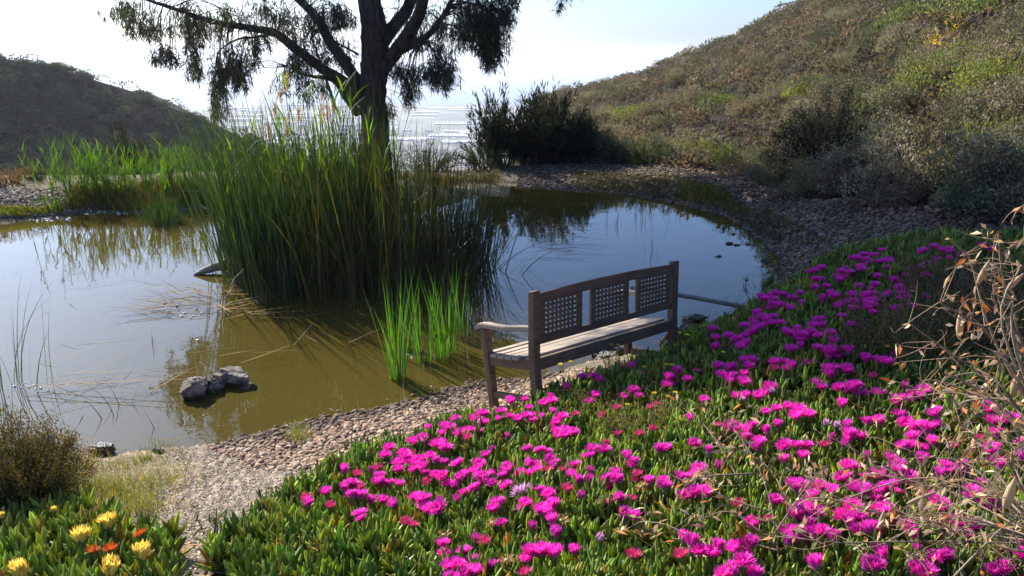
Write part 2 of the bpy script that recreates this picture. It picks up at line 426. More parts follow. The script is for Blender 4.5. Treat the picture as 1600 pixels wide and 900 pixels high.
M_GROUND = ground_mat(); M_HILL = hill_mat(); M_WATER = water_mat()
M_WOOD = wood_mat('weathered_teak', (.085, .05, .03), (.155, .098, .062), (.235, .165, .11))
M_WOOD_SUNLIT = wood_mat('sunlit_teak', (.24, .18, .125), (.37, .30, .225), (.48, .41, .325))  # lighter copy of the teak: sunlight on seat and arms put into the colour
M_BARK = rough_mat('gum_bark', (.028, .02, .016), (.075, .055, .045), 5, .8, .95, 16, (3, 3, .5), c3=(.14, .115, .10))
M_GUM = leaf_mat('gum_leaf', (.06, .068, .034), .26, (1.3, 1.2, .5), .45, .4)
M_REED = leaf_mat('reed_blade', (.038, .066, .019), .24, (1.3, 1.5, .5), .42, .4)
M_CANE = leaf_mat('cane_leaf', (.10, .18, .028), .42, (1.4, 1.5, .35), .5, .3)
M_SHOOT = leaf_mat('shoot_blade', (.075, .17, .028), .42, (1.3, 1.5, .4), .45, .35)
M_DRY = leaf_mat('dry_stem', (.20, .145, .085), .12, (1.2, 1.1, .7), .8, .1)
M_PLUME = leaf_mat('reed_plume', (.42, .29, .18), .5, (1.4, 1.2, .8), .9, .05)
M_ICE = leaf_mat('ice_plant_leaf', (.185, .255, .055), .38, (1.5, 1.5, .35), .42, .35)
M_PETAL = leaf_mat('magenta_petal', (.88, .055, .56), .42, (1.1, 1.0, 1.12), .5, .2, objvar=.16)
M_BUD = leaf_mat('bud_petal', (.58, .05, .36), .3, (1.15, 1.0, 1.1), .5, .2)
M_WILT = leaf_mat('wilted_petal', (.66, .07, .24), .3, (1.15, .9, .9), .7, .1)
M_MAUVE = leaf_mat('pale_petal', (.80, .45, .72), .35, (1.05, .9, 1.05), .5, .2)
M_SPENT = leaf_mat('spent_flower', (.40, .17, .06), .2, (1.2, 1, .7), .85, .1)
M_YEL = leaf_mat('yellow_petal', (.90, .69, .19), .35, (1.1, 1.05, .7), .5, .2)
M_ORANGE = leaf_mat('orange_petal', (.62, .13, .03), .3, (1.2, 1, .7), .7, .1)
M_STAMEN = leaf_mat('stamen', (.80, .55, .16), .2, (1.1, 1, .6), .7, .1)
M_CALYX = leaf_mat('calyx', (.14, .17, .05), .15, (1.2, 1.2, .5), .45, .35)
M_DAISY = leaf_mat('daisy_yellow', (.85, .66, .03), .3, (1.1, 1.1, .6), .6, .1)
M_GRASS = leaf_mat('grass_blade', (.20, .17, .085), .4, (1.3, 1.3, .5), .6, .2)
M_HERB = leaf_mat('herb_leaf', (.13, .13, .05), .3, (1.2, 1.2, .5), .7, .15)
M_SHRUB = leaf_mat('hill_shrub', (.205, .185, .138), .25, (1.2, 1.2, .6), .8, .1, objvar=.35)
M_SHRUBD = leaf_mat('dark_hill_shrub', (.07, .094, .046), .32, (1.2, 1.2, .6), .8, .1, objvar=.3)
M_SHRUBG = leaf_mat('bright_shrub', (.165, .19, .07), .35, (1.3, 1.3, .5), .7, .1, objvar=.15)
M_BROOM = leaf_mat('broom_bush', (.035, .045, .028), .15, (1.2, 1.2, .6), .8, .1)
M_SCRUB = leaf_mat('scrub_cover', (.155, .128, .10), .25, (1.2, 1.15, .7), .85, .05)
M_TWIG = leaf_mat('twig', (.20, .145, .10), 0, None, .8, .15)
M_DEADLEAF = leaf_mat('dead_leaf', (.47, .35, .23), .3, (1.15, 1.0, .75), .7, .15)
M_ROCK = rough_mat('pond_rock', (.045, .036, .028), (.20, .165, .13), 9, 1.0, .9, 30, c3=(.48, .42, .35), wet=True)
M_DARKROCK = rough_mat('dark_wet_rock', (.03, .027, .022), (.09, .08, .065), 9, .8, .35, 25)
M_PEB = leaf_mat('pebble', (1, 1, 1), 0, None, .85, .2, nvar=.25, nscale=60)
M_LOG = rough_mat('bleached_log', (.22, .17, .12), (.50, .44, .36), 6, .7, .85, 25, (1, 8, 8))
M_POLE = rough_mat('grey_pole', (.14, .13, .12), (.30, .28, .26), 8, .3, .6, 30)
M_FOAM_GLINT = leaf_mat('flake_and_glint', (.82, .80, .78), .2, (1, 1, 1), .3, .6)

# ------------------------------------------------------------------ ground sheet
RN = np.concatenate([np.geomspace(.35, 30, 330), np.geomspace(30, 420, 150)[1:], np.geomspace(420, 2560, 40)[1:]])
AZ = np.radians(np.concatenate([np.arange(-130, -48, 2.0), np.arange(-48, 58, .26), np.arange(58, 131, 2.0)]))
GR, GA = np.meshgrid(RN, AZ, indexing='ij')
GX, GY = GR * np.sin(GA), GR * np.cos(GA)
GZ = ground_z(GX, GY)


def in_poly(x, y, poly):
    x = np.asarray(x); y = np.asarray(y); ins = np.zeros(x.shape, bool); n = len(poly)
    for i in range(n):
        x1, y1 = poly[i]; x2, y2 = poly[(i + 1) % n]
        c = ((y1 > y) != (y2 > y)) & (x < (x2 - x1) * (y - y1) / (y2 - y1 + 1e-12) + x1); ins ^= c
    return ins


def px_poly(pts, off=0.0): return [tuple(p[:2]) for p in hit([p[0] for p in pts], [p[1] for p in pts], off)]


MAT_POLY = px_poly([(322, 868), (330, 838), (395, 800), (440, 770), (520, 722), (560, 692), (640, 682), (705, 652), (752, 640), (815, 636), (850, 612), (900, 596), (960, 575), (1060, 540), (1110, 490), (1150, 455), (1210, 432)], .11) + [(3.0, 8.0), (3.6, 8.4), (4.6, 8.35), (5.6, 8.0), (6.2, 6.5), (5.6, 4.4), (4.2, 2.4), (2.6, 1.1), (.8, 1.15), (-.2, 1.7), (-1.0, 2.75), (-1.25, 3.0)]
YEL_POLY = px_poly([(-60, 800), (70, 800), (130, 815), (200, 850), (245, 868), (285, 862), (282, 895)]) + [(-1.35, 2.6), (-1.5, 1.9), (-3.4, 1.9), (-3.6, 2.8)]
GRASS_POLY = px_poly([(75, 760), (120, 722), (250, 712), (300, 735), (250, 775), (240, 830), (130, 815)])
SHORE_POLY = px_poly([(320, 700), (390, 678), (450, 654), (565, 634), (640, 612), (720, 596), (760, 585), (850, 585), (930, 575), (860, 620), (760, 645), (700, 665), (640, 695), (560, 705), (500, 735), (420, 738)])
BERM_POLY = [tuple(at_z(u, v, 0.0)[:2]) for u, v in [(1000, 309), (1060, 320), (1130, 337), (1195, 377)]] + [(3.95, 11.5), (3.7, 10.5), (3.35, 9.6), (2.9, 8.7), (3.2, 8.2), (4.6, 8.3), (5.6, 7.9), (6.0, 8.3), (5.7, 9.5), (5.3, 11.3), (5.0, 13.5), (4.9, 15.8), (4.0, 18.6), (1.5, 20.5), (.2, 19.8), (.1, 17.6)]


def zone_colour(x, y, z):
    n = len(x); col = np.tile(np.array([[.20, .165, .115]]), (n, 1))
    def put(m, c): col[m] = c
    r = np.hypot(x, y)
    put((y < 7) & (x < 0.2), (.27, .215, .155))          # crushed gravel of the path
    put(in_poly(x, y, SHORE_POLY), (.24, .17, .125))
    put(in_poly(x, y, BERM_POLY), (.22, .18, .15))
    put(in_poly(x, y, GRASS_POLY), (.20, .165, .105))
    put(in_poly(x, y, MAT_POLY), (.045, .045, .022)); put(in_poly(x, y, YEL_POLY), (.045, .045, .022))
    put((r > 12) & (x < -1.0) & (z > 0), (.17, .13, .085))
    w = sm(-z, -.01, .22)[:, None] * (r < 25)[:, None]
    bed = np.array([[.16, .12, .045]]) * (1 - sm(-z, .05, .4))[:, None] + np.array([[.085, .068, .018]]) * sm(-z, .05, .4)[:, None]
    return col * (1 - w) + bed * w


nr, na = GR.shape
idx = np.arange(nr * na).reshape(nr, na)
QA = np.stack([idx[:-1, :-1], idx[:-1, 1:], idx[1:, 1:], idx[1:, :-1]], -1).reshape(-1, 4)
fr_ = (GR[:-1, :-1]).ravel(); fa_ = (800 + FOC * 1.038 * np.tan(np.clip(GA[:-1, :-1].ravel(), -1.2, 1.2)))
frt = np.interp(fa_, RU, RT)
right = (fa_ > 800) & (fr_ > frt - .3) & (fr_ < 420); left = (fa_ < 600) & (fr_ > 55) & (fr_ < 188); dist = (fa_ < 600) & (fr_ >= 188) & (fr_ < 420); plain = fr_ >= 420
near = ~(right | left | dist | plain)
PV = np.stack([GX, GY, GZ], -1).reshape(-1, 3); PV[:, 2] += rng.normal(0, .006, len(PV)) * (np.hypot(PV[:, 0], PV[:, 1]) < 22)
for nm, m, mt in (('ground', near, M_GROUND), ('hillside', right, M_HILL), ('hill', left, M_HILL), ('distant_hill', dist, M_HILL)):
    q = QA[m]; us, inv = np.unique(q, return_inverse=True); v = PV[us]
    col = zone_colour(v[:, 0], v[:, 1], v[:, 2]) if nm == 'ground' else np.tile({'hillside': [[1., 1, 1]], 'hill': [[.15, .17, .15]], 'distant_hill': [[.9, .85, .8]]}[nm], (len(v), 1))  # left hill earth darkened further, its backlit shade put into the colour
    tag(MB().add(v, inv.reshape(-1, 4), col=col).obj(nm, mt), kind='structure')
# plain with fields, and the sea beyond the coast
tp = NT('plain_fields'); g_ = tp.n('ShaderNodeNewGeometry'); vo_ = tp.n('ShaderNodeTexVoronoi', i_Scale=.012); tp.l(g_.outputs['Position'], vo_.inputs['Vector']); sc_ = tp.n('ShaderNodeSeparateColor'); tp.l(vo_.outputs['Color'], sc_.inputs[0])
pp = tp.n('ShaderNodeBsdfPrincipled', i_Roughness=.9); tp.l(tp.ramp(sc_.outputs[0], [(0, (.04, .05, .04)), (.5, (.08, .08, .065)), (1, (.17, .16, .13))]), pp.inputs['Base Color']); tp.l(pp.outputs[0], tp.out.inputs[0])
q = QA[plain]; us, inv = np.unique(q, return_inverse=True); v = PV[us]
tag(MB().add(v, inv.reshape(-1, 4)).obj('plain', tp.m), kind='structure')
ts = NT('sea_water'); ps = ts.n('ShaderNodeBsdfPrincipled', i_Roughness=.35); ps.inputs['Base Color'].default_value = (.05, .10, .16, 1); ts.l(ps.outputs[0], ts.out.inputs[0])
a = np.radians(np.linspace(-130, 130, 80)); rr = np.array([2540, 6000, 15000, 30000.])
sv = np.array([[r * math.sin(t), r * math.cos(t), -150.6] for r in rr for t in a]); n_ = len(a)
tag(MB().add(sv, [[i * n_ + j, i * n_ + j + 1, (i + 1) * n_ + j + 1, (i + 1) * n_ + j] for i in range(3) for j in range(n_ - 1)]).obj('sea', ts.m), kind='structure')

# pond surface: only where the bed lies below it
gx, gy = np.meshgrid(np.arange(-16, 7, .12), np.arange(4, 20.5, .12), indexing='ij'); gg = ground_z(gx, gy)
low = gg < .05; low &= ~(((gx < 0) & (gy > 16.4)) | (gy > 19.2) | (gx < -14.5)); keep = low[:-1, :-1] | low[1:, :-1] | low[1:, 1:] | low[:-1, 1:]
wi = np.arange(gx.size).reshape(gx.shape); q = np.stack([wi[:-1, :-1], wi[1:, :-1], wi[1:, 1:], wi[:-1, 1:]], -1)[keep]
us, inv = np.unique(q, return_inverse=True); v = np.stack([gx.ravel(), gy.ravel(), np.zeros(gx.size)], 1)[us]
tag(MB().add(v, inv.reshape(-1, 4)).obj('pond_water', M_WATER), kind='structure')

# ------------------------------------------------------------------ stones and gravel
def scatter_poly(poly, n):
    P = np.array(poly); lo, hi = P.min(0), P.max(0); out = np.zeros((0, 2))
    while len(out) < n:
        q = rng.uniform(lo, hi, (n * 2, 2)); out = np.concatenate([out, q[in_poly(q[:, 0], q[:, 1], poly)]])
    return out[:n]


def on_ground(xy, off=0.0): return np.concatenate([xy, (ground_z(xy[:, 0], xy[:, 1]) + off)[:, None]], 1)


mb = MB()
p = on_ground(scatter_poly(SHORE_POLY, 12000)); p = p[p[:, 2] > -.16]
pebbles(mb, p + [0, 0, .004], rng.uniform(.010, .036, len(p)) * rng.choice([1, 1, 1, 1.2, 1.4, 2.2], len(p)), (.42 + .58 * sm(p[:, 2], .005, .05))[:, None] * mixcol(len(p), [(.26, .165, .105), (.37, .25, .165), (.17, .11, .07), (.42, .33, .24), (.085, .06, .042)], [4, 3, 3, 1.5, 1.5], .25))
p = on_ground(scatter_poly(BERM_POLY, 26000)); p = p[p[:, 2] > -.05]
pebbles(mb, p + [0, 0, .006], rng.uniform(.018, .048, len(p)) * rng.choice([1, 1, 1, 1.2, 2.2], len(p)), mixcol(len(p), [(.125, .085, .054), (.19, .135, .088), (.075, .052, .034), (.26, .195, .14)], [4, 3, 3, 1], .25))
PATH_POLY = px_poly([(250, 702), (400, 690), (520, 735), (450, 775), (320, 840), (330, 880), (400, 898), (200, 898), (285, 870), (215, 830), (240, 775), (300, 735)])
p = on_ground(scatter_poly(PATH_POLY, 34000)); p = p[p[:, 2] > -.03]
pebbles(mb, p + [0, 0, .002], rng.uniform(.0035, .010, len(p)) * rng.choice([1, 1, 1, 1, 1, 1, 1, 2.4], len(p)), mixcol(len(p), [(.38, .305, .225), (.52, .44, .35), (.27, .205, .145), (.17, .125, .09)], [4, 2.5, 3, 2], .2))
FARB = px_poly([(-60, 345), (-60, 300), (140, 292), (320, 285), (330, 322), (150, 330), (60, 342)])
p = on_ground(scatter_poly(FARB, 4000)); p = p[p[:, 2] > .0]
pebbles(mb, p + [0, 0, .006], rng.uniform(.03, .10, len(p)), mixcol(len(p), [(.25, .185, .14), (.32, .25, .2), (.18, .135, .1)], [4, 3, 3], .2))
tag(mb.obj('gravel', M_PEB), kind='stuff')


def rock(name, loc, dims, mat, label, cat='rock', group=None, rot=0, seed=0, sub=4, rough=.16, cuts=4):
    r2 = np.random.default_rng(seed); import bmesh
    bm = bmesh.new(); bmesh.ops.create_icosphere(bm, subdivisions=sub, radius=1)
    D = unit(r2.normal(0, 1, (cuts * 3, 3))); lim = r2.uniform(.5, .9, len(D)); fs = r2.uniform(1.5, 5, (6, 3)); ph = r2.uniform(0, 6, 6)
    for v in bm.verts:
        c = np.array(v.co)
        for d, l in zip(D, lim):
            e = c @ d
            if e > l: c = c - d * (e - l) * .9
        c = c * (1 + .025 * r2.normal() + rough * .55 * abs(math.sin(float(fs[0] @ c) * 3.1 + 1)) * math.cos(float(fs[1] @ c) * 2.3) + rough * .35 * sum(math.sin(float(f @ c) * 2.2 + q) for f, q in zip(fs, ph)) / 3)
        v.co = c * np.array(dims) / 2
    me = bpy.data.meshes.new(name); bm.to_mesh(me); bm.free(); me.materials.append(mat)
    for f in me.polygons: f.use_smooth = False
    o = link(name, me); o.location = loc; o.rotation_euler = (0, 0, rot); tag(o, label, cat, group); return o


def wpt(u, v, z=0.0): return Vector(at_z(u, v, z))


G_R = 'rocks standing in the pond'
rock('rock', wpt(299, 622) + Vector((0, .05, .06)), (.30, .24, .25), M_ROCK, 'craggy grey rock with a shaded front, on the open water side of the pond rocks', group=G_R, seed=3)
rock('rock', wpt(358, 606) + Vector((0, .12, .05)), (.36, .26, .22), M_ROCK, 'smooth pale domed rock at the back of the pond rocks', group=G_R, seed=8, cuts=2)
rock('rock', wpt(330, 615) + Vector((0, .06, .02)), (.22, .14, .18), M_ROCK, 'narrow wedge shaped rock squeezed between the craggy and the domed pond rock', group=G_R, seed=13)
rock('rock', wpt(384, 608) + Vector((0, .04, .0)), (.26, .16, .10), M_ROCK, 'low flat rock beside the domed pond rock, barely above water', group=G_R, seed=21)
rock('shore_stone', wpt(158, 712) + Vector((0, .02, .04)), (.19, .13, .13), M_DARKROCK, 'black wet stone with a glinting top at the water edge by the grass', 'stone', seed=4)
rock('shore_stone', wpt(247, 712) + Vector((0, 0, .03)), (.10, .08, .08), M_DARKROCK, 'small dark stone at the water edge where the gravel path ends', 'stone', seed=6)
rock('boulder', Vector((1.62, 6.95, .22)), (.55, .40, .50), M_DARKROCK, 'rough dark boulder behind the far end of the bench', 'boulder', seed=31)
rock('boulder', Vector((1.0, 7.2, .05)), (.46, .34, .34), M_DARKROCK, 'dark wet boulder under the bench seat beside its stretcher', 'boulder', seed=37)
rock('flat_stone', wpt(1086, 500) + Vector((0, 0, .02)), (.28, .2, .1), M_DARKROCK, 'flat dark oval stone lying in the water beyond the bench', 'stone', seed=33)
k = 0
for (u, v, s) in [(1139, 381, .12), (1145, 366, .08), (1151, 383, .1), (1170, 382, .09), (1122, 401, .10), (1196, 408, .13), (1240, 407, .2), (1162, 352, .07), (1178, 360, .1), (1206, 391, .12), (1215, 398, .09), (1186, 372, .12), (1143, 352, .07), (1198, 380, .1), (1228, 404, .1), (1150, 341, .09)]:
    rock('pond_stone', wpt(u, v), (s * 1.4, s, s * .6), M_DARKROCK, 'small dark stone poking out of the blue water off the gravel bank', 'stone', 'small stones off the gravel bank', seed=50 + k, sub=2); k += 1
mb = MB(); a = Vector(at_z(303, 430, 0.0)); tube(mb, [a, a + Vector((.22, .1, .075)), a + Vector((.5, .25, .12)), a + Vector((.95, .5, .1))], [.02, .06, .085, .07], 9, .09)
tag(mb.obj('driftwood_log', M_LOG), 'bleached driftwood log lying in the water against the tall reeds', 'log')
mb = MB(); tube(mb, [Vector(at_z(985, 449, .42)), Vector(at_z(1062, 461, .36)), Vector(at_z(1150, 477, .30)), Vector(at_z(1215, 490, .26))], [.026, .026, .026, .026], 8)
tag(mb.obj('pole', M_POLE), 'thin grey pole reaching over the water behind the bench', 'pole')

# ------------------------------------------------------------------ bench
import bmesh


def bar(bm, x0, x1, y0, y1, z0, z1, bev=.006, shift=None):
    r = bmesh.ops.create_cube(bm, size=1); vs = r['verts']
    for v in vs: v.co = Vector((x0 + (v.co.x + .5) * (x1 - x0), y0 + (v.co.y + .5) * (y1 - y0), z0 + (v.co.z + .5) * (z1 - z0)))
    if bev: 
        g = bmesh.ops.bevel(bm, geom=list({e for v in vs for e in v.link_edges}), offset=bev, segments=2, affect='EDGES', profile=.6); vs = list({v for f in g['faces'] for v in f.verts} | {v for v in vs if v.is_valid})
    return vs


def bobj(name, bm, mat, parent):
    me = bpy.data.meshes.new(name); bm.to_mesh(me); bm.free(); me.materials.append(mat); return link(name, me, parent)


BL, BD, HS, HB, REC = 1.635, .526, .429, .90, .078
bench = empty('bench', (.185, 5.403, .239), 'weathered wooden bench with three lattice back panels at the pond edge', 'bench')
bench.rotation_euler = (Matrix.Rotation(math.radians(41.79), 3, 'Z') @ Matrix.Rotation(math.radians(2.11), 3, 'Y') @ Matrix.Rotation(math.radians(-11.87), 3, 'X')).to_euler(); bench.scale = (1.06,) * 3


def lean(z): return -REC * max(0, (z - HS + .05) / (HB - HS + .05))


def leanbm(bm):
    for v in bm.verts: v.co.y += lean(v.co.z)
    return bm


for x in (0, BL - .065):
    bm = bmesh.new(); bar(bm, x, x + .065, -.03, .03, .0, HB + .01, .007)
    bmesh.ops.subdivide_edges(bm, edges=[e for e in bm.edges if abs(e.verts[0].co.z - e.verts[1].co.z) > .5], cuts=5); bobj('back_leg', leanbm(bm), M_WOOD, bench)
    bm = bmesh.new(); bar(bm, x, x + .06, BD - .055, BD, 0, HS + .19, .007); bobj('front_leg', bm, M_WOOD, bench)
    bm = bmesh.new(); xs = np.linspace(0, 1, 9)                     # armrest with a rounded drooping nose
    for a_, b_ in zip(xs[:-1], xs[1:]):
        pass
    vs = []; prof = [(-.02, .0), (.1, -.004), (.25, -.012), (.38, -.006), (.48, .004), (.55, .0), (.585, -.02)]
    for (yy, dz) in prof:
        z = HS + .215 + dz; w = .036 if yy > -.01 else .03; h = .018 if yy < .57 else .010
        vs.append([bm.verts.new((x + .0325 + sx * w, yy + (lean(z) if yy < 0 else 0), z + sz * h)) for sx, sz in ((-1, -1), (1, -1), (1, 1), (-1, 1))])
    for r0, r1 in zip(vs[:-1], vs[1:]):
        for j in range(4): bm.faces.new((r0[j], r0[(j + 1) % 4], r1[(j + 1) % 4], r1[j]))
    bm.faces.new(vs[0][::-1]); bm.faces.new(vs[-1]); bmesh.ops.recalc_face_normals(bm, faces=bm.faces); bmesh.ops.bevel(bm, geom=[e for e in bm.edges if abs((e.verts[0].co - e.verts[1].co).y) > .05], offset=.006, segments=2, affect='EDGES'); bobj('armrest', bm, M_WOOD_SUNLIT, bench)
    bm = bmesh.new(); bar(bm, x + .012, x + .05, .032, BD - .057, .10, .145, .005); bobj('stretcher', bm, M_WOOD, bench)
    bm = bmesh.new(); bar(bm, x + .014, x + .046, .032, BD - .057, HS - .085, HS - .012, .004); bobj('side_rail', bm, M_WOOD, bench)
bm = bmesh.new(); ys = np.linspace(.045, BD + .012, 7)
for y0, y1 in zip(ys[:-1], ys[1:]):
    dip = -.022 * math.sin(math.pi * min(1, (y0 + y1) / 2 / BD * .95)); x0, x1 = (.0, BL) if y0 < BD - .14 and y0 > .06 else (.067, BL - .067)
    bar(bm, x0, x1, y0, y1 - .011, HS - .002 + dip, HS + .02 + dip, .005)
bobj('seat', bm, M_WOOD_SUNLIT, bench)
bm = bmesh.new(); bar(bm, .067, BL - .067, -.018, .018, HS - .09, HS - .004, .005); bobj('back_apron', bm, M_WOOD, bench)
bm = bmesh.new(); bar(bm, .062, BL - .062, BD - .04, BD - .012, HS - .085, HS - .03, .005); bobj('front_apron', bm, M_WOOD, bench)
bm = bmesh.new(); bar(bm, .067, BL - .067, -.016, .016, HS + .095, HS + .145, .005); bobj('lower_back_rail', leanbm(bm), M_WOOD, bench)
bm = bmesh.new(); bar(bm, .067, BL - .067, -.019, .019, HB - .075, HB - .018, .006)
bmesh.ops.subdivide_edges(bm, edges=[e for e in bm.edges if abs(e.verts[0].co.x - e.verts[1].co.x) > .5], cuts=15)
for v in bm.verts: v.co.z += (.024 if v.co.z > HB - .05 else .008) * (1 - ((v.co.x - BL / 2) / (BL / 2)) ** 2)
bobj('top_rail', leanbm(bm), M_WOOD, bench)
pw, gap, end = .425, .098, .0; x = .067 + (BL - .134 - 3 * pw - 2 * gap) / 2
for i in range(3):
    bm = bmesh.new(); z0, z1 = HS + .147, HB - .066; sw = .05; x0 = x + i * (pw + gap); x1 = x0 + pw
    bar(bm, x0, x0 + sw, -.011, .011, z0, z1, .003); bar(bm, x1 - sw, x1, -.011, .011, z0, z1, .003)
    nx, nzr = 8, 7; hx = np.linspace(x0 + sw, x1 - sw, nx + 1); hz_ = np.linspace(z0 + .008, z1 - .008, nzr + 1); sb = .0145
    for h in hx[1:-1]: bar(bm, h - sb / 2 - .002, h + sb / 2 + .002, .0, .008, z0, z1, 0)
    for h in hz_: bar(bm, x0 + sw - .002, x1 - sw + .002, -.008, -.0003, h - sb / 2 - .003, h + sb / 2 + .003, 0)
    bobj('lattice_panel', leanbm(bm), M_WOOD, bench)

# ------------------------------------------------------------------ eucalyptus
TY = 15.5


def tp_(u, v, dy=0.0): return at_y(u, v, TY + dy)


gum = empty('eucalyptus_tree', (-2.64, TY, .38), 'large dark eucalyptus with a thick trunk and drooping leaves behind the reeds', 'tree')
off = np.array([2.64, -TY, -.38])
mb = MB(); tube(mb, np.array([(-2.66, TY, .2), (-2.63, TY, 1.0), tp_(583, 150), tp_(586, 90), tp_(584, 40), tp_(577, 0), tp_(570, -90), tp_(560, -220), tp_(545, -330)]) + off, [.33, .285, .245, .265, .24, .21, .18, .13, .06], 14, .035, n=8)
gum_trunk = mb.obj('trunk', M_BARK, gum)
LIMBS = [([(572, 165, 0), (545, 135, -.2), (505, 108, -.5), (460, 75, -.9), (430, 52, -1.2), (385, 43, -1.4), (330, 33, -1.6), (255, 8, -1.8), (200, -10, -2)], [.15, .14, .12, .10, .085, .07, .055, .035, .015]),
         ([(566, 135, 0), (540, 100, .3), (514, 62, .5), (497, 30, .6), (470, 2, .8), (430, -40, 1.0), (370, -90, 1.3), (320, -120, 1.5)], [.14, .14, .125, .11, .10, .075, .05, .02]),
         ([(590, 80, 0), (612, 45, .4), (634, 18, .7), (645, -15, .9), (650, -80, 1.2), (640, -190, 1.5)], [.17, .16, .15, .14, .10, .03]),
         ([(600, 105, 0), (632, 62, -.4), (654, 25, -.6), (664, -15, -.9), (690, -90, -1.2), (730, -180, -1.5)], [.17, .16, .14, .13, .08, .02]),
         ([(604, 92, 0), (640, 72, -.5), (672, 52, -.8), (694, 22, -1.1), (712, -8, -1.4), (750, -40, -1.8), (800, -60, -2.2)], [.10, .085, .07, .055, .045, .03, .012]),
         ([(640, 72, -.5), (662, 66, -.8), (655, 60, -1)], [.05, .035, .012]), ([(690, 36, -1.0), (720, 42, -1.2), (745, 40, -1.3)], [.02, .015, .006]),
         ([(430, 52, -1.2), (400, 58, -1.4), (370, 62, -1.7), (340, 85, -1.9), (336, 140, -2)], [.03, .025, .02, .014, .005]),
         ([(560, 85, .2), (525, 66, .2), (500, 52, .2)], [.03, .02, .008]), ([(525, 170, -.3), (515, 140, -.4), (500, 95, -.5), (488, 60, -.6)], [.04, .035, .025, .012]),
         ([(560, 178, 0), (540, 150, .1), (520, 125, -.2), (480, 118, -.3), (450, 105, -.3)], [.11, .10, .06, .03, .012])]
ends = []
for pts, rad in LIMBS:
    mb = MB(); P = tube(mb, np.array([tp_(*q) for q in pts]) + off, [q * .8 for q in rad], 8, .04); mb.obj('limb', M_BARK, gum); ends.append(P[len(P) // 3:])
# hanging sprays: (u, v top, v bottom, half width, sprays, depth jitter)
HANG = [(185, -8, 26, 22, 34, 1.0), (210, -5, 52, 18, 40, .8), (232, 5, 60, 12, 30, .8), (256, 62, 96, 14, 40, .5), (268, 75, 100, 10, 16, .5), (285, -10, 55, 26, 40, 1.0), (306, 45, 122, 11, 40, .5), (300, 10, 80, 14, 24, .8), (325, 0, 60, 26, 40, 1.0),
        (337, 90, 185, 7, 46, .3), (345, 80, 150, 6, 20, .3), (360, 55, 110, 20, 40, .6), (372, 80, 138, 11, 44, .5), (352, 85, 125, 10, 24, .5), (360, 0, 45, 24, 30, 1.0), (395, 50, 108, 9, 22, .6), (405, 30, 80, 12, 22, .6), (410, -10, 30, 28, 36, 1.2), (440, 0, 60, 26, 40, 1.2), (462, 60, 122, 14, 34, .7), (475, 90, 160, 10, 18, .6), (490, -10, 40, 30, 40, 1.2), (480, 20, 110, 20, 40, 1.0),
        (530, 0, 42, 22, 60, 1.0), (512, 45, 100, 16, 26, .8), (540, 50, 110, 14, 26, .8), (500, 100, 150, 16, 22, .8), (440, 95, 150, 12, 14, .6), (605, 150, 185, 7, 22, .5),
        (622, 88, 120, 13, 40, .5), (636, 95, 150, 10, 36, .5), (642, 120, 165, 6, 20, .4), (655, 90, 125, 14, 22, .5), (690, 55, 136, 13, 60, .6), (678, 85, 125, 10, 30, .6), (704, 80, 140, 7, 16, .5), (655, 30, 80, 22, 30, 1.0), (690, 10, 60, 25, 40, 1.0), (640, -5, 40, 26, 30, 1.0), (735, -20, 60, 18, 70, .8), (755, -25, 85, 15, 90, .6), (764, 40, 108, 8, 40, .4), (774, -20, 92, 13, 70, .6), (790, -20, 40, 12, 46, .6), (725, 20, 80, 12, 26, .8), (803, -20, 8, 8, 12, .5), (876, -25, 14, 4, 8, .3), (870, -50, -10, 16, 30, .5)]
B, D, Ln, Wd, K = [], [], [], [], []
twig = MB()


def spray(p, length, n, big=1.0, dark=1.0):
    """a drooping twig with n hanging leaves"""
    a = rng.uniform(0, 6.28); o = np.array([math.cos(a), math.sin(a) * .8, 0]) * rng.uniform(.02, .16)
    q = [p, p + o * .6 + [0, 0, -length * .35], p + o + [0, 0, -length]]
    t = rng.uniform(0.05, 1, n); P0 = np.array(q[0]); P1 = np.array(q[1]); P2 = np.array(q[2])
    b = ((1 - t) ** 2)[:, None] * P0 + (2 * t * (1 - t))[:, None] * P1 + (t * t)[:, None] * P2
    d = rng.normal(0, .55, (n, 3)) + [0, 0, -1.0]
    B.append(b); D.append(d); Ln.append(rng.uniform(.09, .19, n) * big); Wd.append(rng.uniform(.011, .018, n) * big); K.append(vcol(n, .3, .12) * np.where(rng.random((n, 1)) < .05, [[2.2, 1.5, .7]], [[1, 1, 1]]) * dark)
    return q


for (u, vt, vb, hw, ns, dj) in HANG:
    for i in range(int(ns * .92)):
        uu = u + rng.normal(0, hw * .72); dy = rng.uniform(-1, 1) * dj - .9 * (abs(u - 583) > 60); frac = rng.beta(1.2, 1.2)
        v0 = vt + (vb - vt) * frac * .75; v1 = min(v0 + rng.uniform(.3, .8) * (vb - vt) + 10, vb + rng.normal(0, 4))
        p0 = tp_(uu, v0, dy); p1 = tp_(uu, v1, dy); L_ = max(.12, p0[2] - p1[2]); spray(p0, L_, int(8 + L_ * 30))
        if i % 3 == 0:  # a twig from the nearest limb
            best = None
            for e in ends:
                q = e - off; dd = ((q - p0) ** 2).sum(1) + np.where(q[:, 2] < p0[2], 1, 0); j = dd.argmin()
                if best is None or dd[j] < best[0]: best = (dd[j], q[j])
            m = (best[1] + p0) / 2 + [0, 0, .15]
            if best[0] < 6: tube(twig, np.array([best[1], m, p0, p0 - [0, 0, L_ * .8]]), [.008, .006, .004, .002], 4, n=3)
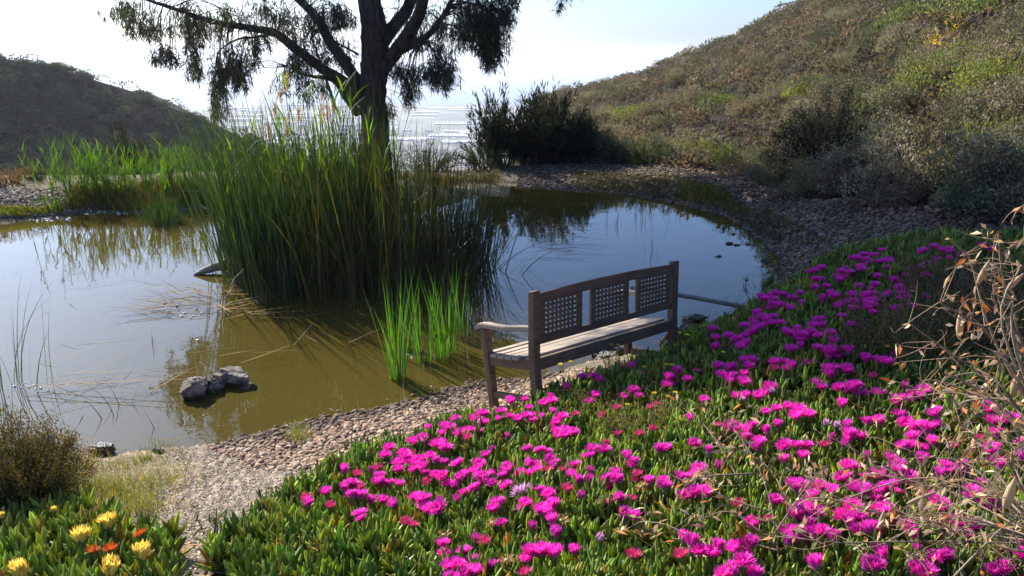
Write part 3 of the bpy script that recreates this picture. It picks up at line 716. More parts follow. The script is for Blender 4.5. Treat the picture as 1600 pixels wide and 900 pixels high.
# unseen upper crown, mirrored in the pond; clumps placed to shade bank and water
CRN = [(-2.6, 15.5, 8.6, 2.6), (-1.0, 15.9, 7.4, 2.0), (.2, 15.2, 6.0, 1.3), (-2.4, 13.4, 7.0, 1.8), (-2.2, 17.5, 7.2, 2.0), (-5.0, 17, 6.2, 1.6), (-3.4, 15.2, 10.3, 1.7), (-1.4, 14.6, 9.4, 1.5), (.2, 13.6, 5.7, 1.2), (-2.4, 19.6, 6.6, 2.0), (-.4, 18.6, 6.2, 1.8), (-4.4, 20, 6.0, 1.8), (-1.2, 21.5, 6.4, 1.8), (-6.4, 18.2, 6.0, 1.6), (-6.6, 15.1, 9.2, 1.0), (-5.8, 14.5, 9.2, 1.1), (-5.2, 14.3, 9.5, 1.0), (-4.9, 15.5, 8.8, 1.5), (-4.2, 15.0, 9.8, 1.7), (-3.9, 16.4, 8.2, 1.8), (-5.2, 16.9, 7.6, 1.3), (-3.6, 17.6, 8.0, 1.8), (-5.2, 18.6, 7.4, 1.6), (-1.2, 20.2, 7.4, 1.6), (-3.2, 21.2, 6.8, 1.6), (-5.2, 23.4, 6.9, 2.0), (-3.2, 23.0, 6.9, 1.7), (-6.6, 22.6, 6.8, 1.8)]
for (x, y, z, r) in CRN:
    for i in range(int(105 * r * r)):
        q = unit(rng.normal(0, 1, 3)) * r * rng.uniform(.45, 1) * [1, 1, .8]; spray(np.array([x, y, z]) + q, rng.uniform(.3, .8), 12, 2.3)
    mbx = MB(); tube(mbx, np.array([(-2.75, 15.5, 5.2), ((x - 2.75) / 2, (y + 15.5) / 2, (z + 5.2) / 2 + .4), (x, y, z), (x, y, z + r * .5)]) + off, [.09, .07, .04, .01], 6); mbx.obj('limb', M_BARK, gum)
B, D = np.concatenate(B), np.concatenate(D); mb = MB(); quadleaf(mb, B + off, D, np.concatenate(Ln), np.concatenate(Wd), np.concatenate(K), .05); mb.obj('crown', M_GUM, gum)
o = MB(); o.V, o.Q, o.T, o.K, o.n = [v + off.astype(np.float32) for v in twig.V], twig.Q, twig.T, twig.K, twig.n; o.obj('twigs', M_BARK, gum)

# ------------------------------------------------------------------ reeds in the pond
def reedpts(poly, n):
    xy = scatter_poly(poly, n); return on_ground(xy)


def px_water(pts): return [tuple(at_z(u, v, 0.0)[:2]) for u, v in pts]


RTIP = ((2.3, 1.15, .9), (1.2, .95, .9), (1, 1, 1), (1, 1, 1), (1.5, 1.3, 1.0), (1.9, 1.45, 1.1))
REED_C = (-1.6, 9.9)
POLY_GREEN = px_water([(402, 474), (375, 452), (352, 430), (362, 400), (440, 375), (560, 380), (640, 395), (600, 430), (520, 452), (450, 470)])
POLY_DARK = px_water([(560, 470), (480, 474), (470, 440), (560, 395), (650, 385), (740, 388), (772, 405), (755, 430), (690, 452), (620, 466)])
clump = empty('reed_clump', (REED_C[0], REED_C[1], 0), 'tall green bulrush clump with feathery plumes rising from the pond', 'reeds')
offc = np.array([-REED_C[0], -REED_C[1], 0])
mb = MB(); N = 1700; p = reedpts(POLY_GREEN, N); cx = p[:, 0] - REED_C[0]
az = np.where(rng.random(N) < .42, np.arctan2(cx, rng.normal(-.2, .5, N)), rng.uniform(-3.14, 3.14, N))
blades(mb, p + offc, az, rng.normal(.08, .05, N), np.abs(rng.normal(.12, .14, N)), np.clip(rng.normal(2.15, .47, N), .6, 3.1), rng.uniform(.012, .026, N), 6, 2.4, rng.normal(0, .9, N), vcol(N, .3, .08), .55, rowmul=RTIP)
mb.obj('green_blade_tuft', M_REED, clump)
mb = MB(); N = 60; p = at_z(rng.normal(368, 16, N), rng.uniform(405, 455, N), 0.0)
blades(mb, p + offc, rng.normal(-1.7, .5, N), rng.normal(.17, .06, N), rng.uniform(.05, .3, N), rng.uniform(1.7, 2.5, N), rng.uniform(.014, .022, N), 6, 2.6, rng.normal(0, .6, N), vcol(N, .2, .06) * [1.1, 1.15, 1.0], .6); mb.obj('leaning_blade_tuft', M_REED, clump)
mb = MB(); N = 1300; p = reedpts(POLY_GREEN, N)
blades(mb, p + offc, rng.uniform(-3.14, 3.14, N), np.abs(rng.normal(.12, .14, N)), rng.normal(.15, .3, N), rng.uniform(.4, 1.3, N), rng.uniform(.006, .013, N), 4, 3, rng.normal(0, 1, N), vcol(N, .3, .06), .9); mb.obj('dry_stem_litter', M_DRY, clump)
# cane stalks with leaves and plumes on the sunny far side
mb = MB(); pl = []
for (u, v, vb) in [(443, 118, 330), (520, 150, 330), (535, 140, 330), (430, 165, 330), (465, 160, 330), (500, 175, 320), (548, 135, 330), (480, 150, 330), (410, 180, 330), (455, 175, 330), (575, 165, 330), (508, 140, 330), (395, 190, 330), (360, 200, 340), (345, 215, 340), (420, 200, 330), (530, 175, 330), (490, 190, 330), (350, 245, 345), (372, 235, 345), (388, 262, 345), (342, 275, 350), (405, 245, 340), (425, 255, 340), (332, 235, 345), (442, 232, 335), (472, 218, 330), (502, 222, 330), (545, 212, 330), (382, 218, 340), (456, 245, 335), (360, 290, 350), (395, 300, 350), (620, 215, 330), (600, 235, 330), (655, 225, 330)]:
    Y = rng.uniform(10.2, 11.0); top = at_y(u, v, Y); bs = np.array([top[0] + rng.normal(0, .15), Y, -.1]); m = (top + bs) / 2 + rng.normal(0, .04, 3)
    P = tube(mb, np.array([bs, m, top]) + offc, [.008, .007, .004], 5, col=(.9, 1.0, .6), n=4); n = 9
    t = rng.uniform(.45, 1.0, n); b = bs + (top - bs) * t[:, None]; blades(mb, b + offc, rng.uniform(-3.14, 3.14, n), rng.uniform(.25, .6, n), rng.uniform(.3, 1.1, n), rng.uniform(.3, .52, n), rng.uniform(.02, .034, n), 5, 1.5, rng.normal(0, .5, n), vcol(n, .2, .08) * [1.3, 1.2, .8], .4)
mb.obj('cane_stalk_tuft', M_CANE, clump)
for (u, v, s) in [(446, 118, .20), (503, 152, .26), (428, 163, .2), (510, 167, .22), (446, 188, .22), (520, 158, .16), (418, 195, .22), (438, 145, .14), (465, 172, .16)]:
    Y = 10.6; top = at_y(u, v, Y); n = 130; mbp = MB(); t = rng.uniform(0, 1, n); b = top + np.stack([t * .0 + rng.normal(0, .012, n), rng.normal(0, .012, n), -t * s], 1)
    blades(mbp, b + offc, rng.normal(1.6, .9, n), rng.uniform(.1, .8, n), rng.uniform(.2, 1.0, n), rng.uniform(.03, .09, n) * (1.2 - .5 * t), .006, 3, 2, rng.normal(0, 1, n), vcol(n, .2, .1), .8); mbp.obj('plume', M_PLUME, clump)

dark = empty('reed_clump', (-.9, 10.0, 0), 'brown and dark green reed clump with bent stems on the side near the bench', 'reeds'); offd = np.array([.9, -10.0, 0])
mb = MB(); N = 1250; p = reedpts(POLY_DARK, N); cx = p[:, 0] + 1.2
az = np.where(rng.random(N) < .4, np.arctan2(cx + .3, rng.normal(-.1, .5, N)), rng.uniform(-3.14, 3.14, N))
blades(mb, p + offd, az, rng.normal(.08, .06, N), np.abs(rng.normal(.2, .32, N)), np.clip(rng.normal(1.9, .5, N) - .28 * np.clip(cx, 0, 2), .6, 2.4), rng.uniform(.009, .019, N), 6, 2.4, rng.normal(0, .9, N), vcol(N, .3, .08) * np.where(rng.random((N, 1)) < .55, [[2.4, 1.3, .95]], [[.8, .75, .75]]), .55, rowmul=RTIP); mb.obj('green_blade_tuft', M_REED, dark)
mb = MB(); N = 1500; p = reedpts(POLY_DARK, N)
blades(mb, p + offd, rng.uniform(-3.14, 3.14, N), np.abs(rng.normal(.15, .2, N)), rng.normal(.2, .4, N), rng.uniform(.4, 1.6, N), rng.uniform(.006, .012, N), 4, 3, rng.normal(0, 1, N), vcol(N, .3, .06) * [.8, .75, .7], .9); mb.obj('dry_stem_litter', M_DRY, dark)
mb = MB(); N = 110; p = reedpts(POLY_GREEN, N)
blades(mb, p + offd, rng.uniform(-3.14, 3.14, N), rng.uniform(.1, .3, N), rng.uniform(.8, 2.4, N), rng.uniform(1.6, 2.6, N), rng.uniform(.012, .022, N), 7, 2, rng.normal(0, .8, N), vcol(N, .25, .08) * [1.7, 1.5, 1.3], .6); N = 90; p = reedpts(POLY_DARK, N); p[:, 0] += .3
blades(mb, p + offd, rng.normal(1.4, .5, N), rng.uniform(.2, .6, N), rng.uniform(.3, 1.2, N), rng.uniform(.8, 1.7, N), rng.uniform(.012, .022, N), 6, 2, rng.normal(0, .8, N), vcol(N, .25, .08) * [1.8, 1.6, 1.3], .6); mb.obj('bent_blade_tuft', M_REED, dark)


def tuft(name, loc, n, h, mat, label, cat, group=None, w=.014, spread=.05, lean_=.14, bend=.25, colm=(1, 1, 1), dry=0, jit=.25):
    e = empty(name, loc, label, cat, group); mb = MB(); b = np.stack([rng.normal(0, spread, n), rng.normal(0, spread, n), np.full(n, -.12)], 1); az = np.arctan2(b[:, 0], b[:, 1]) + rng.normal(0, .7, n)
    blades(mb, b, az, np.abs(rng.normal(lean_, lean_ * .6, n)), np.abs(rng.normal(bend, bend, n)), h * np.clip(rng.normal(.85, jit, n), .25, 1.15) + .12, rng.uniform(.7, 1.3, n) * w, 6, 2.2, rng.normal(0, .8, n), vcol(n, .22, .07) * colm, .55)
    mb.obj('blade_tuft', mat, e)
    if dry:
        mb = MB(); b = np.stack([rng.normal(0, spread, dry), rng.normal(0, spread, dry), np.full(dry, -.1)], 1); blades(mb, b, rng.uniform(-3, 3, dry), rng.uniform(.1, .7, dry), rng.normal(.2, .5, dry), rng.uniform(.2, .55, dry) * h, .008, 3, 3, 0, vcol(dry, .3), .9); mb.obj('dry_stem_litter', M_DRY, e)
    return e


GS = 'young reed tufts near the bench'
for (u, v, n, h, lab) in [(622, 590, 40, .92, 'bright green reed tuft standing apart in the shallows, farthest from the bench'), (662, 566, 28, .78, 'green reed tuft with white bits of debris at its foot'), (690, 560, 18, .78, 'slim green reed tuft in the middle of the row toward the bench'), (702, 553, 28, .84, 'green reed tuft nearest to the bench armrest'), (724, 525, 14, .6, 'small wispy green reed tuft behind the bench armrest'), (640, 545, 14, .6, 'thin sparse reed tuft behind the bright one in the shallows')]:
    tuft('reed_tuft', wpt(u, v), n, h, M_SHOOT, lab, 'reeds', GS, spread=.04, dry=4, lean_=.085, bend=.16, w=.0125)
# far bank greenery
GF = 'cane stands on the far bank'
for (u, v, Y, n, h, lab) in [(150, 300, 15.0, 46, 1.15, 'broad bright green cane stand on the far bank, the tallest there'), (112, 305, 15, 20, .95, 'thin cane stand at the open end of the far bank'), (185, 302, 15.3, 30, .9, 'bright cane stand right of the broad one on the far bank'), (235, 300, 15.4, 22, .95, 'cane stand in front of the dark round bush'), (268, 298, 15.6, 34, 1.1, 'green cane stand behind the round sedge tuft'), (305, 300, 15.4, 26, 1.0, 'cane stand on the far bank beside the tall pond reeds'), (85, 310, 14.6, 7, 1.5, 'few lanky cane stems standing high over the far bank')]:
    p = hit(u, v + 12)[0]; e = empty('cane_stand', p, lab, 'reeds', GF); st = MB(); lf = MB()
    for i in range(n):
        b = np.array([rng.normal(0, .2), rng.normal(0, .2), 0]); hh = h * rng.uniform(.5, 1.0); top = b + [rng.normal(0, .12), rng.normal(0, .12), hh]; tube(st, [b, (b + top) / 2, top], [.006, .005, .003], 4, n=2, col=(.9, 1, .6)); m = 9
        t = rng.uniform(.25, 1, m); blades(lf, b + (top - b) * t[:, None], rng.uniform(-3.14, 3.14, m), rng.uniform(.2, .6, m), rng.uniform(.1, .7, m), rng.uniform(.16, .36, m), rng.uniform(.012, .024, m), 4, 1.4, rng.normal(0, .5, m), vcol(m, .2, .08), .4)
    st.obj('stalk_tuft', M_CANE, e); lf.obj('foliage', M_CANE, e)
tuft('sedge_tuft', wpt(258, 348), 260, .55, M_REED, 'round dark green sedge tuft growing in the water off the far bank', 'sedge', w=.012, spread=.17, lean_=.25, bend=.3, colm=(1.2, 1.25, .8))
tuft('sedge_tuft', hit(75, 325)[0], 60, .4, M_CANE, 'small yellowish green plant on the far shoreline', 'sedge', w=.02, spread=.1, lean_=.35, bend=.6)
tuft('sedge_tuft', hit(960, 300)[0], 50, .45, M_REED, 'small green sedge tuft at the far waterline', 'sedge', w=.012, spread=.15, lean_=.25, bend=.3)
# thin stems in the water
GT = 'sparse rush stems standing in the open water'
for (u, v, n, h, lab) in [(8, 610, 9, 1.25, 'thin upright rush stems with green tips at the open end of the pond'), (52, 612, 3, .85, 'three curved rush stems near the left shrub'), (190, 640, 5, .28, 'short dark rush stems in the middle of the open water'), (255, 660, 2, .2, 'two short rush stems below the pond rocks'), (22, 600, 6, 1.0, 'pair of rush stems with green leaf tips by the shrub'), (1000, 335, 8, .5, 'dark rush stems in the blue water near the far bank'), (1060, 340, 6, .45, 'thin rush stems in front of the gravel bank'), (1015, 395, 5, .3, 'short rush stems in the blue water above the bench back'), (950, 350, 5, .3, 'few rush stems between the reeds and the far bank')]:
    tuft('rush_stem_cluster', wpt(u, v), n + 2, h, M_REED, lab, 'rushes', GT, w=.008, spread=.09, lean_=.12, bend=.3, colm=(.9, .8, .7))
# broken floating stems and flakes
mb = MB()
def float_stems(u0, u1, v0, v1, n, L0, L1, azm, azs, w=.012, z=.012):
    p = at_z(rng.uniform(u0, u1, n), rng.uniform(v0, v1, n), 0.0) + [0, 0, z]; p[:, 2] += rng.uniform(0, .06, n)
    blades(mb, p, rng.normal(azm, azs, n), rng.uniform(1.42, 1.58, n), rng.normal(.03, .1, n), rng.uniform(L0, L1, n), w, 4, 3, rng.normal(0, .2, n), mixcol(n, [(.9, .9, .7), (1.5, 1.25, .8), (.5, .55, .4)], [2, 2, 2], .2), .8)
float_stems(250, 350, 455, 495, 70, .25, .8, -1.5, .6); float_stems(330, 400, 430, 500, 40, .3, .8, 1.8, .7); float_stems(270, 420, 555, 575, 4, .3, .8, 1.4, .3, .01); float_stems(820, 880, 350, 400, 40, .4, 1.0, 1.5, .35, .014, .03); float_stems(60, 240, 380, 640, 30, .2, .9, 1.2, .9, .008)
float_stems(30, 60, 580, 620, 4, 1.2, 1.7, 1.45, .1, .012); float_stems(100, 330, 690, 706, 6, .2, .5, 1.4, .5, .01); float_stems(430, 620, 480, 560, 8, .25, .6, 1.3, .6, .01)
tag(mb.obj('reed_litter', M_DRY), kind='stuff')
mb = MB()  # floating foam and debris bits, plus sun glints laid on the water as white flakes
for (u0, u1, v0, v1, n, s) in [(258, 290, 474, 496, 9, .07), (296, 330, 482, 500, 7, .05), (300, 316, 522, 532, 3, .05), (225, 260, 700, 715, 10, .02), (118, 150, 712, 722, 8, .03), (126, 200, 327, 335, 60, .07), (20, 110, 339, 346, 60, .07), (0, 80, 598, 612, 16, .035), (632, 648, 552, 562, 9, .03), (60, 200, 590, 606, 8, .02), (0, 40, 425, 520, 10, .03)]:
    p = at_z(rng.uniform(u0, u1, n), rng.uniform(v0, v1, n), 0.0); pebbles(mb, p * [1, 1, 0] + [0, 0, .002], rng.uniform(.3, 1.2, n) * s * .8, np.ones((n, 3)))
tag(mb.obj('foam_and_glints', M_FOAM_GLINT), kind='stuff')
# ------------------------------------------------------------------ ice plant mats
def mat_leaves(poly, n, lmin, lmax, hmax, name, tint=(1, 1, 1)):
    xy = scatter_poly(poly, n * 3); r = np.hypot(xy[:, 0], xy[:, 1])
    keep = rng.random(len(xy)) < np.clip(3.6 / r, .28, 1) ** 1.3; xy = xy[keep][:n]
    P = on_ground(xy); n = len(P); lump = .5 + .5 * nz(P[:, 0], P[:, 1], 3.1); P[:, 2] += (.2 + .8 * lump) * hmax * rng.uniform(.15, 1, n)
    mb = MB(); k = 6; bz = np.repeat(P, k, 0); m = len(bz); az = np.repeat(rng.uniform(0, 6.28, n), k) + np.tile(np.array([0, 3.14, 1.57, 4.71, .6, 3.7]), n) + rng.normal(0, .25, m)
    el = np.tile(np.array([.5, .5, .9, .9, 1.35, 1.4]), n) + rng.normal(0, .2, m); tilt = np.repeat(rng.normal(0, .22, (n, 3)), k, 0)
    d = np.stack([np.cos(az) * np.cos(el), np.sin(az) * np.cos(el), np.sin(el)], 1) + tilt
    L = rng.uniform(lmin, lmax, m); bz[:, 2] += np.tile(np.array([0, 0, .012, .012, .025, .025]), n)
    kind = np.repeat(rng.random(n), k)[:, None]
    col = np.repeat(vcol(n, .22, .06), k, 0) * vcol(m, .12, .03) * np.where(kind < .025, [[2.2, .95, .8]], np.where(kind < .4, [[1.5, 1.35, .9]], np.where(kind < .44, [[2.0, 1.25, 1.5]], [[1, 1, 1]]))) * tint
    fingers(mb, bz, d, np.array([0, 0, .45]), L, rng.uniform(.0085, .0118, m) * L / .09, col)
    st = MB(); ns = n // 6; i = rng.integers(0, n, ns); a = rng.uniform(0, 6.28, ns)
    q = P[i] - [0, 0, .02]; fingers(mb, q, np.stack([np.cos(a), np.sin(a), rng.normal(.0, .2, ns)], 1), np.array([0, 0, .3]), rng.uniform(.1, .25, ns), .0035, vcol(ns, .2) * [3.2, 1.3, 1.6])
    return tag(mb.obj(name, M_ICE), kind='stuff')


mat_leaves(MAT_POLY, 13500, .065, .115, .13, 'ice_plant_ground_cover')
mat_leaves(YEL_POLY, 1500, .08, .14, .12, 'ice_plant_ground_cover', (1.05, 1.0, 1.0))
# a few tongues of leaves spilling onto the gravel
mb = MB()
for (u, v, n) in [(335, 850, 26), (345, 880, 26), (440, 775, 22), (470, 760, 20), (555, 700, 20), (600, 690, 20), (330, 826, 14), (480, 752, 12), (1175, 450, 20), (1150, 462, 18)]:
    p = np.repeat(hit([u], [v]), n, 0) + rng.normal(0, .06, (n, 3)) * [1, 1, .2]; fingers(mb, p, rng.normal(0, .55, (n, 3)) + [0, 0, .9], np.array([0, 0, .3]), rng.uniform(.05, .1, n), .007, vcol(n, .25, .06))
tag(mb.obj('ice_plant_ground_cover', M_ICE), kind='stuff')


def petal_mesh(name, mat, layers, L, seed=0, n=34, w=.0042, tint=(1, 1, 1), bend=.4, z0=.0, rm=((1, 1, 1), (1, 1, 1))):
    mb = MB()
    for (lean_, frac, k) in layers:
        m = int(n * k); az = np.linspace(0, 6.283, m, endpoint=False) + rng.normal(0, .06, m); b = np.stack([np.sin(az) * .010 * frac, np.cos(az) * .010 * frac, np.full(m, z0)], 1)
        blades(mb, b, az, np.clip(lean_ + rng.normal(0, .10, m), .02, 1.6), bend + rng.normal(0, .15, m), L * rng.uniform(.82, 1.1, m), w, 3, 5, rng.normal(0, .25, m), vcol(m, .16, .06) * tint, .6, rowmul=rm)
    return mb.mesh(name, mat)


def calyx_mesh(name, r=.013, h=.03, sep=.02, mat=None):
    mb = MB(); tube(mb, [(0, 0, -h), (0, 0, -h * .55), (0, 0, -h * .1), (0, 0, .004)], [r * .35, r * .85, r, r * .9], 7, n=2, col=(1, 1, 1))
    az = np.arange(5) * 1.2566 + .3; fingers(mb, np.stack([np.sin(az) * r * .9, np.cos(az) * r * .9, np.full(5, -.002)], 1), np.stack([np.sin(az), np.cos(az), np.full(5, .55)], 1), np.array([0, 0, .3]), sep * np.array([1.4, .8, 1.3, .9, 1.0]), .0036, vcol(5, .2))
    tube(mb, [(0, 0, -h), (.004, .002, -h - .05), (.0, .004, -h - .12)], [r * .33, r * .3, r * .3], 5, n=2, col=(1.1, 1.1, 1.0)); return mb.mesh(name, mat or M_CALYX)


def stamen_mesh(name, L=.012, mat=None, n=26):
    mb = MB(); az = rng.uniform(0, 6.28, n); rr = rng.uniform(0, .009, n); blades(mb, np.stack([np.sin(az) * rr, np.cos(az) * rr, np.zeros(n)], 1), az, rng.uniform(0, .5, n), 0, L, .0016, 2, 4, 0, vcol(n, .2), 1); return mb.mesh(name, mat or M_STAMEN)


CALYX = [calyx_mesh('calyx'), calyx_mesh('calyx', .012, .034, .026)]; STAM = stamen_mesh('stamen_tuft')
PW = dict(w=.0068, n=40, rm=((1.02, 4.5, 1.15), (1, 1.1, 1), (1, .8, .95), (1.03, 1.8, 1.1)))
PET = [petal_mesh('petals', M_PETAL, [(.85, 1, 1.1), (.6, .9, 1.1), (.35, .7, .9)], .044, **PW), petal_mesh('petals', M_PETAL, [(.5, 1, 1.3), (.36, .85, 1.2), (.2, .6, 1.0)], .046, bend=.3, **PW), petal_mesh('petals', M_PETAL, [(.34, 1, 1.3), (.24, .8, 1.2), (.12, .5, .9)], .047, bend=.15, **PW), petal_mesh('petals', M_PETAL, [(1.15, 1, 1.2), (.8, .9, 1.1), (.45, .7, 1.0)], .042, bend=.1, **PW), petal_mesh('petals', M_PETAL, [(.46, 1, 1.3), (.32, .8, 1.2), (.16, .5, 1.0)], .043, bend=.8, **PW), petal_mesh('petals', M_PETAL, [(.22, 1.1, 1.2), (.14, .8, 1.0), (.05, .5, .7)], .046, bend=.1, tint=(.92, .9, 1.0), **PW)]
BUDM = [petal_mesh('petals', M_BUD, [(.12, 1.1, .9), (.05, .7, .6)], .036, bend=-.25, n=30, w=.006), petal_mesh('petals', M_BUD, [(.2, 1.1, .9), (.08, .7, .6)], .034, bend=-.1, n=30, w=.006)]
WILT = [petal_mesh('petals', M_WILT, [(1.25, 1, 1), (.9, .9, 1), (.5, .7, .9)], .030, bend=-.9, w=.003), petal_mesh('petals', M_WILT, [(1.0, 1, 1), (.7, .9, 1), (.3, .7, .9)], .028, bend=-1.2, w=.003)]
PALEB = [petal_mesh('petals', M_MAUVE, [(.12, 1.1, .9), (.05, .7, .6)], .032, bend=-.25, n=30, w=.006)]
SPENTM = [petal_mesh('petals', M_SPENT, [(1.3, 1.1, .5), (.9, .9, .5)], .026, bend=.7, w=.003)]
MAUVE = petal_mesh('petals', M_MAUVE, [(.95, 1, 1.2), (.7, .9, 1.0)], .062, w=.0065, bend=.35)
YELP = [petal_mesh('petals', M_YEL, [(.34, 1.2, 1.3), (.22, 1, 1.2), (.1, .6, .8)], .050, w=.009, bend=.2), petal_mesh('petals', M_YEL, [(.24, 1.3, 1.3), (.16, 1, 1.1), (.06, .6, .7)], .050, w=.009, bend=-.05)]
ORGP = petal_mesh('petals', M_ORANGE, [(1.2, 1, .9), (.8, .9, .8), (.4, .6, .6)], .026, bend=-.3, w=.0035)

